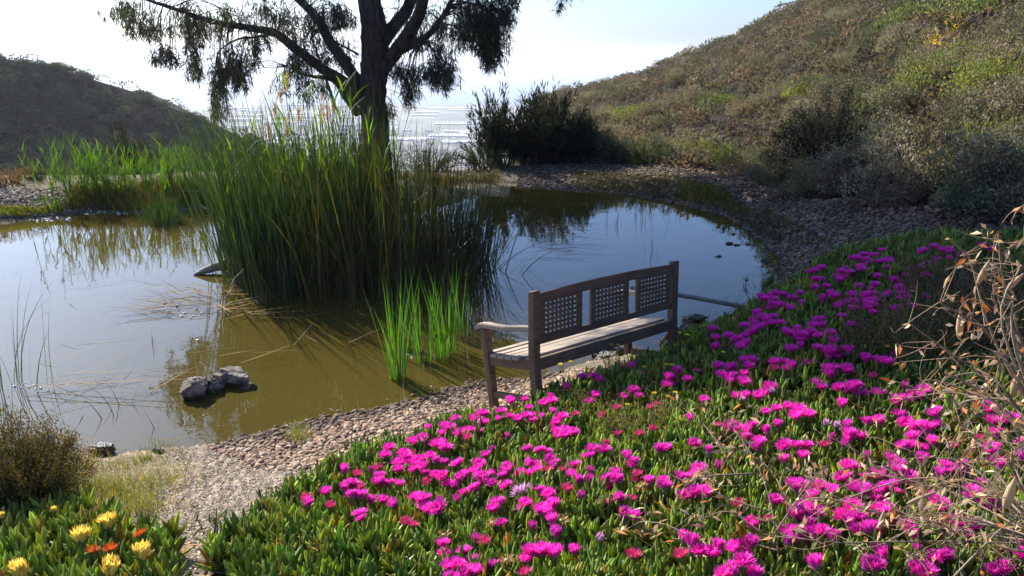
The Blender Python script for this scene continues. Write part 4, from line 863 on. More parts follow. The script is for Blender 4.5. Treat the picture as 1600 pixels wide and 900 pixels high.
Z = [((440, 640), 5, [(840, 285), (1020, 215), (1100, 200), (1145, 130), (1030, 320, 'r'), (1270, 115), (1255, 190), (1360, 75), (1390, 160), (1450, 230, 'r'), (1210, 270), (1285, 310), (1160, 350), (1210, 405), (1100, 370), (1050, 370), (990, 390), (920, 385), (915, 450), (1060, 430), (1040, 485), (1120, 480), (750, 420, 'r'), (700, 470, 'b'), (495, 495), (590, 500, 'r'), (765, 510), (590, 560), (520, 590), (800, 570), (845, 570), (490, 640), (540, 670), (350, 650), (205, 740), (190, 700, 'r'), (560, 700), (610, 600, 'r'), (700, 690), (790, 680), (890, 725), (380, 735, 'r'), (1100, 730), (1170, 770), (1240, 690, 'b'), (1370, 680, 'b'), (1140, 560, 'r'), (1290, 480), (1265, 425), (1380, 430), (1440, 490), (1540, 430), (1300, 550), (1390, 565), (1550, 530), (1525, 620), (1580, 570), (635, 855), (970, 860, 'r'), (1510, 50), (1560, 90), (1480, 130), (1580, 40)]),
     ((740, 640), 5, [(20, 60), (90, 90), (40, 140), (195, 50), (280, 50), (345, 45), (410, 50), (460, 30), (540, 40), (620, 10), (640, 100), (690, 70), (800, 30, 'r'), (1010, 40, 'r'), (265, 210, 'b'), (145, 310, 'b'), (775, 160), (655, 190), (710, 210), (425, 320), (1035, 230, 'r'), (1020, 290), (1130, 190, 'r'), (1300, 165, 'r'), (1400, 140, 'r'), (880, 345), (1460, 305), (1255, 410), (600, 370), (510, 420), (640, 400), (690, 450, 'r'), (790, 415), (910, 465, 'b'), (50, 430), (150, 490), (250, 505), (370, 490), (445, 490), (500, 485), (585, 480, 'r'), (590, 555, 'r'), (815, 560), (730, 590, 'r'), (905, 570, 'b'), (1050, 560), (1120, 580), (1280, 510, 'r'), (1310, 600, 's'), (1490, 540), (1495, 610), (80, 550), (20, 620), (150, 580), (255, 610), (385, 640, 'm'), (400, 740), (840, 695, 'b'), (590, 690), (195, 760), (580, 810), (1145, 700), (1240, 685, 'r'), (1175, 830)]),
     ((1040, 540), 5, [(410, 150), (490, 175), (595, 130), (650, 155), (430, 230), (480, 240), (610, 215), (500, 300), (600, 285), (560, 380), (300, 400), (240, 205, 'r'), (170, 225, 'r'), (30, 200), (20, 270), (90, 205), (600, 440, 'p'), (715, 410), (765, 350), (800, 290), (830, 350, 'p'), (820, 315), (190, 580), (400, 615, 'r'), (550, 630), (215, 735, 'r'), (340, 800), (620, 690), (640, 660), (780, 490), (860, 520), (950, 490), (1000, 520), (1060, 530), (1120, 540), (795, 680), (875, 635), (930, 815), (1030, 795), (1105, 775), (720, 775), (1180, 260), (1275, 230), (1420, 170), (1350, 350), (1390, 340), (1470, 300), (1520, 350), (1375, 465), (1240, 755, 'r'), (1300, 715, 'b'), (1250, 610, 'p'), (1335, 620, 'p'), (1390, 785, 'b'), (850, 170, 'r'), (850, 120), (930, 115), (980, 140), (1120, 115), (1280, 70), (1300, 30), (1570, 115)]),
     ((1280, 580), 5, [(460, 180), (610, 235), (665, 130, 'b'), (740, 170), (790, 200), (800, 150), (235, 400), (370, 430), (465, 410), (220, 470), (240, 520), (320, 490), (375, 645, 'b'), (680, 410), (745, 460), (780, 470), (840, 480), (735, 545), (660, 590), (800, 600), (880, 570), (550, 670), (800, 700), (945, 400), (1040, 600, 'r'), (470, 830, 'r'), (560, 850), (690, 840), (940, 800), (1010, 780), (1130, 770), (1260, 860), (1340, 570), (1400, 600), (1380, 680), (1580, 575), (1355, 380), (1450, 400), (1500, 390), (1250, 530, 'r'), (1100, 285, 'r'), (1320, 290)]),
     ((640, 740), 5, [(125, 260), (95, 215), (160, 280), (20, 375, 'r'), (690, 260), (890, 240), (1085, 190), (1080, 310), (960, 420, 'b'), (255, 540), (270, 610), (430, 630), (650, 690), (330, 740), (380, 750), (500, 780), (580, 500, 'r'), (520, 480, 'b'), (1150, 450), (1290, 580), (940, 640), (1030, 640), (1110, 610), (1490, 480, 'p'), (910, 795, 'r'), (270, 435, 's'), (650, 350, 's'), (760, 640, 's'), (1190, 370, 's')]),
     ((940, 700), 4.5, [(225, 105), (250, 190, 'r'), (440, 250), (445, 280), (50, 240), (100, 250), (130, 360), (155, 475, 'b'), (580, 340), (660, 340), (730, 345), (670, 200), (580, 630), (690, 720), (770, 720), (225, 715, 'r'), (560, 760, 'r'), (1060, 570), (950, 740), (990, 680), (1050, 670), (925, 855), (990, 850), (1370, 290), (1215, 380), (1300, 580), (1310, 660), (1370, 600), (1180, 490, 'r'), (960, 390, 'r'), (820, 130, 'b'), (1360, 490), (1420, 500), (140, 555, 's'), (270, 265, 's'), (300, 545, 's')]),
     ((1240, 720), 4.444, [(40, 190), (170, 165), (130, 250), (265, 220), (350, 100), (500, 110), (600, 110), (690, 170), (790, 120), (640, 200), (570, 240), (480, 250), (560, 330), (590, 220), (950, 270), (1000, 310), (130, 380), (110, 440), (400, 420), (450, 400), (350, 350), (620, 380), (560, 450), (720, 410), (790, 500), (850, 520), (1150, 470), (1100, 430), (1240, 470), (1200, 520), (990, 670), (1060, 670), (590, 620), (630, 660), (500, 750), (560, 760), (840, 765), (890, 760), (1390, 770), (1470, 760), (1310, 310), (1360, 320), (280, 580), (30, 500), (190, 520), (20, 370), (160, 730), (440, 490), (520, 500), (1580, 590), (1590, 670)]),
     ((1100, 380), 3.461, [(580, 145), (600, 150), (625, 140), (720, 155), (740, 150), (760, 160), (800, 140), (850, 140), (800, 70), (830, 60), (870, 50), (920, 45), (960, 35), (1000, 95), (900, 100), (950, 90), (985, 130), (1190, 20), (1240, 10), (1280, 10), (1320, 35), (1390, 45), (1200, 90), (1250, 80), (1120, 125), (1160, 120), (600, 200), (595, 240), (660, 220), (1020, 205), (1060, 215), (835, 215), (900, 235), (870, 270), (920, 235), (800, 270), (700, 290), (720, 280, 'r'), (1000, 265), (1070, 270), (1110, 280), (1130, 230), (870, 300), (910, 310), (880, 350), (920, 345), (800, 360), (800, 330), (745, 375), (525, 330), (460, 355), (440, 270), (480, 280), (350, 270), (380, 260), (300, 290), (330, 290), (360, 330), (400, 340), (270, 395), (320, 390), (370, 385), (370, 430), (295, 460), (275, 470), (220, 440), (220, 490), (130, 500), (160, 520), (60, 490), (45, 460), (60, 550), (225, 550), (320, 430), (600, 420), (630, 415), (590, 450), (575, 470), (545, 480), (490, 500), (520, 520), (520, 550), (450, 500), (680, 490), (700, 530), (660, 560), (690, 600), (720, 600), (670, 600), (795, 445), (1050, 580), (770, 665), (870, 630), (940, 640), (985, 650), (910, 720, 'r'), (680, 710), (1480, 180), (1540, 15), (1500, 10), (250, 475), (1130, 330), (1060, 300), (840, 75), (780, 155), (870, 285), (1090, 265), (890, 335), (480, 295), (420, 270), (320, 300)]),
     ((700, 390), 3.333, [(790, 675), (735, 770), (770, 750), (700, 670), (760, 640), (920, 755), (965, 730), (960, 600), (900, 600, 'r'), (1190, 635), (320, 785), (400, 785), (490, 785), (535, 780), (880, 830, 'r'), (1060, 800, 'r'), (1090, 790, 'r')])]
FL = []
for (ox, oy), sc, L_ in Z:
    for q in L_: FL.append((ox + q[0] / sc, oy + q[1] / sc, q[2] if len(q) > 2 else 'o'))
U = np.array([f[0] for f in FL]); V_ = np.array([f[1] for f in FL]); FP = hit(U, V_ + 6, .17)
for i_ in range(len(FL)):
    u_, v_, k_ = FL[i_]
    if k_ == 'o' and rng.random() < (.75 if v_ < 545 and u_ > 1090 else .48): FL.append((u_ + rng.normal(0, 13), v_ + rng.normal(0, 9), 'o'))
U = np.array([f[0] for f in FL]); V_ = np.array([f[1] for f in FL]); FP = hit(U, V_ + 6, .17)
rngf = np.random.default_rng(5)


def flower(name, loc, petals, label, cat, group, scale, calyx=True, stam=True, tilt=None, mat=None):
    o = empty(name, loc, label, cat, group); a = rngf.uniform(0, 6.28); t = rngf.normal(.25, .22) if tilt is None else tilt; h = rngf.normal(math.radians(-40), .8)
    o.rotation_euler = (Matrix.Rotation(t, 3, Vector((math.cos(h), -math.sin(h), 0)) * -1) @ Matrix.Rotation(a, 3, 'Z')).to_euler(); o.scale = (scale,) * 3
    link('petals', petals, o)
    if calyx: link('calyx', CALYX[rngf.integers(0, 2)], o)
    if stam: link('stamen_tuft', STAM, o)
    return o


def shaded(u, v): return v < 560 and u > 1070 and (v < 560 - .0 * u) or (u > 1100 and v < 590 and v < 555 + (u - 1130) * .12)


order = np.argsort(np.hypot(FP[:, 0], FP[:, 1])); nopen = 0; SM = MB()
for i in order:
    u, v, kd = FL[i]; p = Vector(FP[i]) + Vector((0, 0, rngf.uniform(-.015, .03))); sh = shaded(u, v)
    if kd == 'o':
        s = rngf.uniform(.85, 1.2) if not sh else rngf.uniform(.95, 1.15); r_ = math.hypot(p.x, p.y)
        if sh: lab, grp = 'deep purple ice plant flower in the shade on the bank beyond the bench', 'purple flowers in the shade'
        elif u < 800 and v < 790: lab, grp = 'magenta ice plant flower on the sunny mat edge by the gravel and bench leg', 'magenta flowers by the gravel edge'
        elif u > 1400: lab, grp = 'magenta ice plant flower showing through the dry twigs of the thorny shrub', 'magenta flowers under the dry shrub'
        else: lab, grp = 'bright magenta ice plant flower open in full sun in the middle of the mat', 'magenta flowers on the sunny mat'
        if nopen < 300: flower('ice_plant_flower', p, PET[rngf.choice(6, p=[.12, .22, .22, .08, .22, .14])], lab, 'flower', grp, s, stam=r_ < 5)
        else:
            m = PET[rngf.integers(0, 5)]; co = np.empty(len(m.vertices) * 3, np.float32); m.vertices.foreach_get('co', co); co = co.reshape(-1, 3) * s; fq = np.empty(len(m.loops), np.int32); m.loops.foreach_get('vertex_index', fq)
            SM.add(co + np.array(p), fq.reshape(-1, 4))
        nopen += 1
    elif kd == 'r': flower('wilted_flower', p, WILT[rngf.integers(0, 2)], 'reddish pink shrivelled ice plant flower past its bloom', 'flower', 'wilted red flowers in the mat', rngf.uniform(1.0, 1.25), stam=False)
    elif kd == 'b': flower('flower_bud', p, BUDM[rngf.integers(0, 2)], 'closed pointed magenta ice plant bud standing among the leaves', 'flower bud', 'closed buds in the mat', rngf.uniform(1.0, 1.2), stam=False, tilt=.1)
    elif kd == 'p': flower('flower_bud', p, PALEB[0], 'pale pinkish white closed bud among the magenta flowers', 'flower bud', 'pale buds in the mat', 1.0, stam=False, tilt=.1)
    elif kd == 's': flower('spent_flower', p, SPENTM[0], 'brown dried ice plant flower head in the green mat', 'flower', 'dried flower heads in the mat', 1.15, stam=False)
    elif kd == 'm': flower('pale_flower', p, MAUVE, 'single pale mauve flower with long petals among magenta ones', 'flower', None, 1.1, tilt=1.0)
ex = on_ground(scatter_poly(MAT_POLY, 900), .17); uu_ = 800 + FOC * ex[:, 0] / np.maximum(ex[:, 1] * cP + (H - ex[:, 2]) * sP, .2); ex = ex[(uu_ > 1640) & (np.hypot(ex[:, 0], ex[:, 1]) > 1.8)][:230]
for q_ in ex:   # the mat goes on flowering to the side of the photo
    m = PET[rngf.integers(0, 5)]; co = np.empty(len(m.vertices) * 3, np.float32); m.vertices.foreach_get('co', co); fq = np.empty(len(m.loops), np.int32); m.loops.foreach_get('vertex_index', fq); SM.add(co.reshape(-1, 3) * rngf.uniform(.85, 1.15) + q_, fq.reshape(-1, 4))
if SM.n: tag(SM.obj('ice_plant_flowers', M_PETAL), kind='stuff')
for (u, v, k, lab) in [(170, 816, 0, 'wide open yellow flower highest above the leaves by the grass'), (127, 838, 0, 'yellow flower with a drooping petal above two orange flower heads'), (222, 864, 1, 'round yellow flower nearest to the gravel path'), (172, 888, 1, 'yellow flower cut by the bottom edge, in the middle of its mat'), (34, 892, 1, 'yellow flower cut by the bottom edge, farthest from the gravel path')]:
    p = Vector(hit([u], [v + 8], .2)[0]); flower('yellow_ice_plant_flower', p, YELP[k], lab, 'flower', 'yellow ice plant flowers', 1.42, tilt=.15 if k else .3)
for (u, v, lab) in [(84, 794, 'small half open yellow bud in front of the shrub'), (4, 803, 'small yellowish bud at the photo edge under the shrub')]:
    p = Vector(hit([u], [v + 6], .18)[0]); flower('flower_bud', p, YELP[1], lab, 'flower bud', None, .6, stam=False, tilt=.1)
for (u, v, lab) in [(220, 831, 'spent orange red flower head closest to the gravel path'), (172, 854, 'spent orange red flower head between two yellow flowers'), (145, 857, 'small spent orange flower head under the drooping yellow petal')]:
    p = Vector(hit([u], [v + 5], .18)[0]); flower('orange_flower_head', p, ORGP, lab, 'flower', 'spent orange flower heads', 1.15, stam=False)

# dry stems and dead leaves caught in the mat
mb = MB(); xy = scatter_poly(MAT_POLY, 5200); w_ = sm(xy[:, 0] * .9 + nz(xy[:, 0], xy[:, 1], 2.3) * .5, -.6, 2.2); xy = xy[rng.random(len(xy)) < .10 + .6 * w_]; p = on_ground(xy); m = len(p); p[:, 2] += rng.uniform(.08, .2, m)
blades(mb, p, rng.uniform(-3.14, 3.14, m), rng.uniform(.7, 1.7, m), rng.normal(0, .5, m), rng.uniform(.04, .22, m), rng.uniform(.002, .006, m), 4, 3, rng.normal(0, .6, m), mixcol(m, [(1.2, 1.1, .9), (.7, .5, .4), (1.0, .7, .45), (1.6, 1.5, 1.3), (.5, .35, .3)], [3, 3, 2, 1.5, 2], .25), .8)
k_ = rng.random(m) < .45; n_ = int(k_.sum()); quadleaf(mb, p[k_] - [0, 0, .02], rng.normal(0, 1, (n_, 3)) * [1, 1, .5], rng.uniform(.02, .045, n_), rng.uniform(.008, .016, n_), mixcol(n_, [(.9, .6, .4), (1.4, .8, .45), (.45, .3, .25), (1.6, 1.3, 1)], [3, 2, 3, 1], .25))
tag(mb.obj('dry_litter', M_DRY), kind='stuff')

# daisies: thin stems with small yellow heads
def daisy(u, v, hgt, lab, s=1.0):
    p = hit([u], [v], hgt)[0]; o = empty('yellow_daisy', (p[0], p[1], p[2] - hgt), lab, 'flower', 'small yellow daisies around the bench'); mb = MB(); q = rngf.normal(0, .015, 2)
    tube(mb, [(0, 0, 0), (q[0], q[1], hgt * .5), (0, 0, hgt)], [.002, .0018, .0014], 4, n=3); mb.obj('stem', M_HERB, o)
    mb = MB(); m = 20; az = np.linspace(0, 6.28, m); blades(mb, np.tile([[0, 0, hgt]], (m, 1)), az, 1.25, .35, .019 * s, .008, 2, 4, 0, vcol(m, .15), .6); tube(mb, [(0, 0, hgt - .004), (0, 0, hgt + .005)], [.009, .006], 7, n=1, col=(.9, .75, 1)); mb.obj('flower_head', M_DAISY, o)


for (u, v, h) in [(955, 538, .3), (966, 539, .3), (963, 555, .25), (1062, 520, .3), (1074, 523, .3), (1101, 508, .25), (1130, 550, .2), (914, 597, .22), (892, 565, .3), (875, 569, .3), (1041, 569, .2), (1050, 570, .2), (1022, 614, .18), (1044, 619, .18), (980, 632, .15), (1003, 620, .15), (1007, 573, .25), (1055, 613, .18), (899, 528, .35), (1380, 535, .2), (1386, 541, .2), (1331, 517, .2), (832, 580, .2), (960, 525, .3)]:
    daisy(u, v, h, 'tiny yellow daisy on a thin stem around the bench', rngf.uniform(.8, 1.3))


# ------------------------------------------------------------------ shrubs, herbs, twigs
def shrub_mesh(name, mat, n, r=(1, 1, .8), leaf=.06, clumps=16, seed=0, up=.5, cv=.3, inner=.45):
    r2 = np.random.default_rng(seed); c = unit(r2.normal(0, 1, (clumps, 3))) * r2.uniform(.25, .8, (clumps, 1)); c[:, 2] = np.abs(c[:, 2]) * .95; cr = r2.uniform(.26, .48, clumps)
    k = r2.integers(0, clumps, n); q = unit(r2.normal(0, 1, (n, 3))); p = (c[k] + q * (cr[k] * r2.uniform(inner, 1.05, n))[:, None]) * np.array(r); p[:, 2] = np.abs(p[:, 2])
    mb = MB(); quadleaf(mb, p, q * .7 + r2.normal(0, .5, (n, 3)) + [0, 0, up], leaf * r2.uniform(.6, 1.5, n), leaf * r2.uniform(.4, .7, n), np.repeat(np.clip(1 + r2.normal(0, .25, clumps), .5, 1.6)[k][:, None], 3, 1) * vcol(n, cv, .08), .1)
    return mb.mesh(name, mat)


SH = [shrub_mesh('grey_shrub', M_SHRUB, 4600, (1, 1, 1.0), .052, 11, s, .7, inner=.7) for s in (1, 2, 3, 4)]
SHD = [shrub_mesh('dark_shrub', M_SHRUBD, 4200, (1, 1, 1.0), .075, 8, s + 10, .6, inner=.75) for s in (1, 2, 3, 4)]
SHG = [shrub_mesh('green_shrub', M_SHRUBG, 4500, (1, 1, .9), .05, 16, s + 20, .9) for s in (1, 2)]


def place(name, mesh, u, v, s, lab, cat, grp, r0=3):
    p = hit([u], [v], .0, r0, 180, 900)[0]; o = link(name, mesh); o.location = (p[0], p[1], gz(p[0], p[1]) - .05 * s); o.rotation_euler = (0, 0, rngf.uniform(0, 6.28)); o.scale = (s * rngf.uniform(.9, 1.2), s * rngf.uniform(.9, 1.2), s * rngf.uniform(.8, 1.1)); tag(o, lab, cat, grp); return p


# right hillside: rows of individual shrubs, then loose scrub as ground cover
def hill_pts(n, umin, umax, rpow, tmax=1.03):
    u = rngf.uniform(umin, umax, n); rt = np.interp(u, RU, RT) + .8; rs = np.interp(u, RU, RSD); t = rngf.random(n) ** rpow; r = rt + (rs * tmax - rt) * t; a = u_to_az(u); x, y = r * np.sin(a), r * np.cos(a); return x, y, r, ground_z(x, y)


x, y, r, z = hill_pts(300, 850, 1720, 1.9)
for i in range(300):
    o = link('grey_shrub', SH[i % 4]); s = rngf.uniform(.35, .85) * (1 + r[i] / 100); o.location = (x[i], y[i], z[i] - .06); o.rotation_euler = (0, 0, rngf.uniform(0, 6.28)); o.scale = (s * 1.0, s * 1.0, s * rngf.uniform(.8, 1.15)); tag(o, 'grey olive scrub bush on the dry slope beyond the gravel bank', 'shrub', 'grey bushes on the near slope')
for (u, v, s, lab) in [(1465, 140, 1.3, 'bright green bush upslope, below the pair of yellow flowering bushes'), (1550, 150, 1.2, 'bright green bush high on the slope near the photo edge'), (1530, 105, 1.2, 'bright green bush just below the skyline side of the slope'), (1385, 185, 1.1, 'yellow green bush above the dark shaded bush'), (1355, 200, .9, 'pale green bush beside the dark shaded bush'), (1270, 150, 1.3, 'dull green bush on the middle of the slope'), (1125, 170, 1.3, 'dull green bush high on the near slope toward the skyline'), (1400, 50, 1.6, 'green bush near the top of the slope'), (1560, 15, 2.2, 'large green bush at the top corner of the slope'), (1560, 225, .9, 'pale green bush low on the slope'), (985, 190, 1.7, 'dark green bush standing beside the feathery black bush'), (1120, 250, .8, 'yellow green bush at the foot of the slope by the gravel'), (1090, 245, .8, 'dry yellowish bush at the foot of the slope')]:
    place('green_shrub', SHG[rngf.integers(0, 2)], u, v, s * .8, lab, 'bush', 'green bushes on the near slope')
YB = [shrub_mesh('yellow_flowering_shrub', M_DAISY, 500, (1, 1, .8), .07, 10, 77)]
for (u, v, s, lab) in [(1455, 82, .6, 'small yellow flowering bush on the slope, lower of two'), (1488, 50, .7, 'small yellow flowering bush on the slope, higher of two')]: place('yellow_flowering_shrub', YB[0], u, v, s, lab, 'bush', None)
x, y, r, z = hill_pts(4200, 840, 1900, 1.15, 1.05)
mb = MB(); n = 60; b = np.repeat(np.stack([x, y, z], 1), n, 0); sc = np.repeat(rngf.uniform(.12, .42, len(x)) * (.7 + r / 55), n); m = len(b); q = unit(rngf.normal(0, 1, (m, 3))); q[:, 2] = np.abs(q[:, 2])
quadleaf(mb, b + q * sc[:, None] * rngf.uniform(.7, 1, (m, 1)), q + rngf.normal(0, .6, (m, 3)) + [0, 0, .3], sc * rngf.uniform(.2, .5, m), sc * rngf.uniform(.10, .22, m), np.repeat(mixcol(len(x), [(1, 1, 1), (1.25, 1.1, .95), (.75, .85, .6), (1.35, 1.2, 1.1)], [4, 3, 3, 2], .2), n, 0) * vcol(m, .25, .05), .1)
tag(mb.obj('scrub', M_SCRUB), kind='stuff')
# left hill
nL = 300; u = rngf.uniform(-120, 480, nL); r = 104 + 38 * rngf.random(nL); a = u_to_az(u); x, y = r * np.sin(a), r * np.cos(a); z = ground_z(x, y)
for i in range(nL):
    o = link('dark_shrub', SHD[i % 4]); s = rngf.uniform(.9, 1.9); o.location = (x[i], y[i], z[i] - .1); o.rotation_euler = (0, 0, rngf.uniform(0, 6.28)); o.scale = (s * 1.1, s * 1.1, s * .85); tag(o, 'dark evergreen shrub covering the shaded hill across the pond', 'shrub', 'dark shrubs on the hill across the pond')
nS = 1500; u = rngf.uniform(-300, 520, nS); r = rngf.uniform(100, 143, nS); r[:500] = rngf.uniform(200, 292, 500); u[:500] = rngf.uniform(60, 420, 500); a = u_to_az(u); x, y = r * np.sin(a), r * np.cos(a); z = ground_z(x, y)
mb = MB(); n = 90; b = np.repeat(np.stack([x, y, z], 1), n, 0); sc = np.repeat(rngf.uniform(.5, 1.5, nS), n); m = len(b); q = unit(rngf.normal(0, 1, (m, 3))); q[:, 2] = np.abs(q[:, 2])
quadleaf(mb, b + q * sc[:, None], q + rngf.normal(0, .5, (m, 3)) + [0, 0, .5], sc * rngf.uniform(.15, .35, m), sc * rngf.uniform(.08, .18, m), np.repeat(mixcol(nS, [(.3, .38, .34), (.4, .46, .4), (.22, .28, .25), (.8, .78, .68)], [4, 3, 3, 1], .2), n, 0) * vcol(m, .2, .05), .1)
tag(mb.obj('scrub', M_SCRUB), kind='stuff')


# feathery dark bushes behind the far bank
def broom(name, p, w, h, n, lab, mat=M_BROOM, grp=None, leaf=.16, spread=.55, seed=0, cat='bush', tint=(1, 1, 1)):
    e = empty(name, p, lab, cat, grp); mb = MB(); r2 = np.random.default_rng(seed); tw = MB()
    ns = max(6, n // 60)
    for i in range(ns):
        a = r2.uniform(0, 6.28); rf = math.sqrt(r2.uniform(.01, 1)); t = np.array([math.cos(a) * w * rf, math.sin(a) * w * rf, h * r2.uniform(.55, 1.05) * (1 - .6 * rf * rf)]); b = t * [.5, .5, 0] + [r2.normal(0, .06 * w), r2.normal(0, .06 * w), 0]; m = (t + b) / 2 * [.8, .8, 1] + r2.normal(0, .05, 3)
        P = tube(tw, [b, m, t], [.02, .012, .004], 4, n=3, cap=False); k = 60; f = r2.uniform(.25, 1, k); q = np.stack([np.interp(f, np.linspace(0, 1, len(P)), P[:, j]) for j in range(3)], 1) + r2.normal(0, .04, (k, 3))
        ax = unit(t - m); d = ax + r2.normal(0, spread, (k, 3)) + [0, 0, .2]; quadleaf(mb, q, d, leaf * r2.uniform(.5, 1.4, k), leaf * r2.uniform(.08, .16, k), vcol(k, .3, .08) * tint, .05)
    tw.obj('branch_tangle', M_BARK, e); mb.obj('foliage', mat, e); return e


def gp(u, v, Y): q = at_y(u, v, Y); return (q[0], q[1], gz(q[0], q[1]) - .05)


broom('feathery_bush', gp(775, 255, 20.5), .9, 2.2, 3200, 'feathery dark bush with spiky tufts beside the tall reeds', seed=1, leaf=.22, spread=.4)
broom('feathery_bush', gp(850, 255, 21.0), 1.5, 2.0, 11000, 'broad black green bush at the far end of the gravel bank', seed=2, leaf=.22, spread=.5)
broom('feathery_bush', gp(905, 256, 20.5), .9, 1.3, 5000, 'low dark bush between the black green bush and the slope', seed=3, leaf=.18)
broom('shaded_bush', gp(1295, 275, 15.2), 1.15, 1.4, 11000, 'dense nearly black bush at the foot of the slope behind the gravel', seed=4, leaf=.12, spread=1.0, tint=(.6, .6, .6))  # the tint puts the bush's shade into its leaf colour
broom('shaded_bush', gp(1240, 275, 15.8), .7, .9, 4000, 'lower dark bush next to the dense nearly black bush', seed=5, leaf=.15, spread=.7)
GH = 'low bushes along the gravel bank'
for (u, v, Y, w, h, n, t, lab) in [(1380, 318, 12.4, .6, .55, 1300, (1.5, 1.5, 1.0), 'grey green feathery bush at the gravel edge below the dense black bush'), (1430, 325, 11.6, .5, .5, 1000, (1.7, 1.7, 1.1), 'grey green bush on the gravel edge toward the shrub'), (1320, 300, 13.3, .5, .6, 900, (1.3, 1.2, .8), 'dull bush on the gravel edge under the dense black bush'), (1500, 330, 10.8, .6, .6, 1300, (3.6, 2.7, 1.8), 'tan dry bush at the foot of the slope'), (1560, 320, 10.8, .7, .7, 1500, (4.4, 3.2, 2.2), 'large tan dry bush at the foot of the slope near the photo edge'), (1140, 262, 17.6, .6, .7, 1100, (3.4, 3.2, 1.6), 'yellowish bush at the foot of the slope'), (1070, 258, 18.8, .7, .7, 1200, (2.2, 2.2, 1.4), 'brownish green bush behind the gravel bank'), (1010, 256, 19.4, .7, .75, 1200, (2.6, 2.4, 1.4), 'olive bush next to the low dark bush behind the gravel bank'), (960, 256, 19.8, .6, .7, 1100, (2, 2, 1.4), 'dull bush between the olive bush and the dark ones')]:
    broom('bank_bush', gp(u, v, Y), w, h, n, lab, seed=int(u), leaf=.11, spread=.7, grp=GH, tint=t)
broom('shaded_bush', gp(205, 285, 19), .75, 1.3, 2600, 'round dark brown bush behind the far bank canes', seed=41, leaf=.14, spread=.8, tint=(1.5, 1.25, .8)); broom('bank_bush', gp(262, 285, 19), .6, 1.05, 1400, 'olive green bush behind the far bank canes', seed=42, leaf=.13, spread=.7, tint=(3, 3.2, 1.4))
broom('bank_bush', gp(18, 302, 15.6), .5, .5, 1300, 'reddish brown dry bush on the far bank at the photo edge', seed=43, leaf=.09, spread=.6, tint=(9, 4.0, 2.4)); broom('bank_bush', gp(75, 298, 16.5), .7, .5, 1300, 'grey olive low bush on the far bank', seed=44, leaf=.1, spread=.7, tint=(3.2, 2.8, 1.9)); broom('bank_bush', gp(-60, 298, 16.5), .7, .7, 1300, 'dark low bush at the open end of the far bank', seed=45, leaf=.1, spread=.7, tint=(2, 2, 1.4))
for (x_, y_, h_) in [(-2, 19.5, .8), (-3.5, 19, .8), (-.6, 20, .9), (-5, 19.5, .7)]: broom('bank_bush', (x_, y_, gz(x_, y_) - .05), .9, h_, 1600, 'low dark bush behind the tall reeds and the tree', seed=int(90 + x_), leaf=.13, spread=.7, grp='low bushes behind the reeds', tint=(1.8, 1.9, 1.2))
# low herbs on the far banks
mb = MB()
def herb_fill(pts, n, h, cols, w):
    xy = scatter_poly(pts, n); p = on_ground(xy); p = p[p[:, 2] > .01]; m = len(p); blades(mb, p, rng.uniform(-3.14, 3.14, m), np.abs(rng.normal(.35, .3, m)), rng.normal(.3, .4, m), rng.uniform(.4, 1.2, m) * h, .014, 3, 2, rng.normal(0, 1, m), mixcol(m, cols, w, .25), .8)
herb_fill(px_poly([(100, 330), (110, 300), (330, 285), (345, 320), (250, 333)]), 5200, .22, [(1.0, .75, .6), (1.2, 1.1, .5), (1.5, 1.7, .5), (.8, .6, .5)], [4, 3, 2, 3])
herb_fill(px_poly([(-60, 348), (-60, 330), (60, 330), (100, 322), (100, 334), (40, 344)]), 1800, .12, [(1.6, 1.8, .5), (1.2, 1.0, .5)], [3, 1])
herb_fill(px_poly([(1060, 318), (1060, 288), (1110, 290), (1180, 335), (1130, 330)]), 1500, .12, [(1.8, 1.6, .7), (1.0, .9, .6), (1.4, 1.4, .6)], [2, 3, 2])
herb_fill(px_poly([(900, 296), (900, 270), (1060, 275), (1200, 330), (1300, 380), (1220, 385), (1130, 330), (1060, 316)]), 5200, .09, [(.5, .5, .35), (.7, .6, .4), (.9, .9, .4)], [4, 3, 2])
herb_fill(px_poly([(360, 300), (360, 285), (780, 275), (780, 290)]), 2600, .22, [(.8, .8, .5), (1.0, .9, .5)], [3, 2])
tag(mb.obj('undergrowth', M_HERB), kind='stuff')
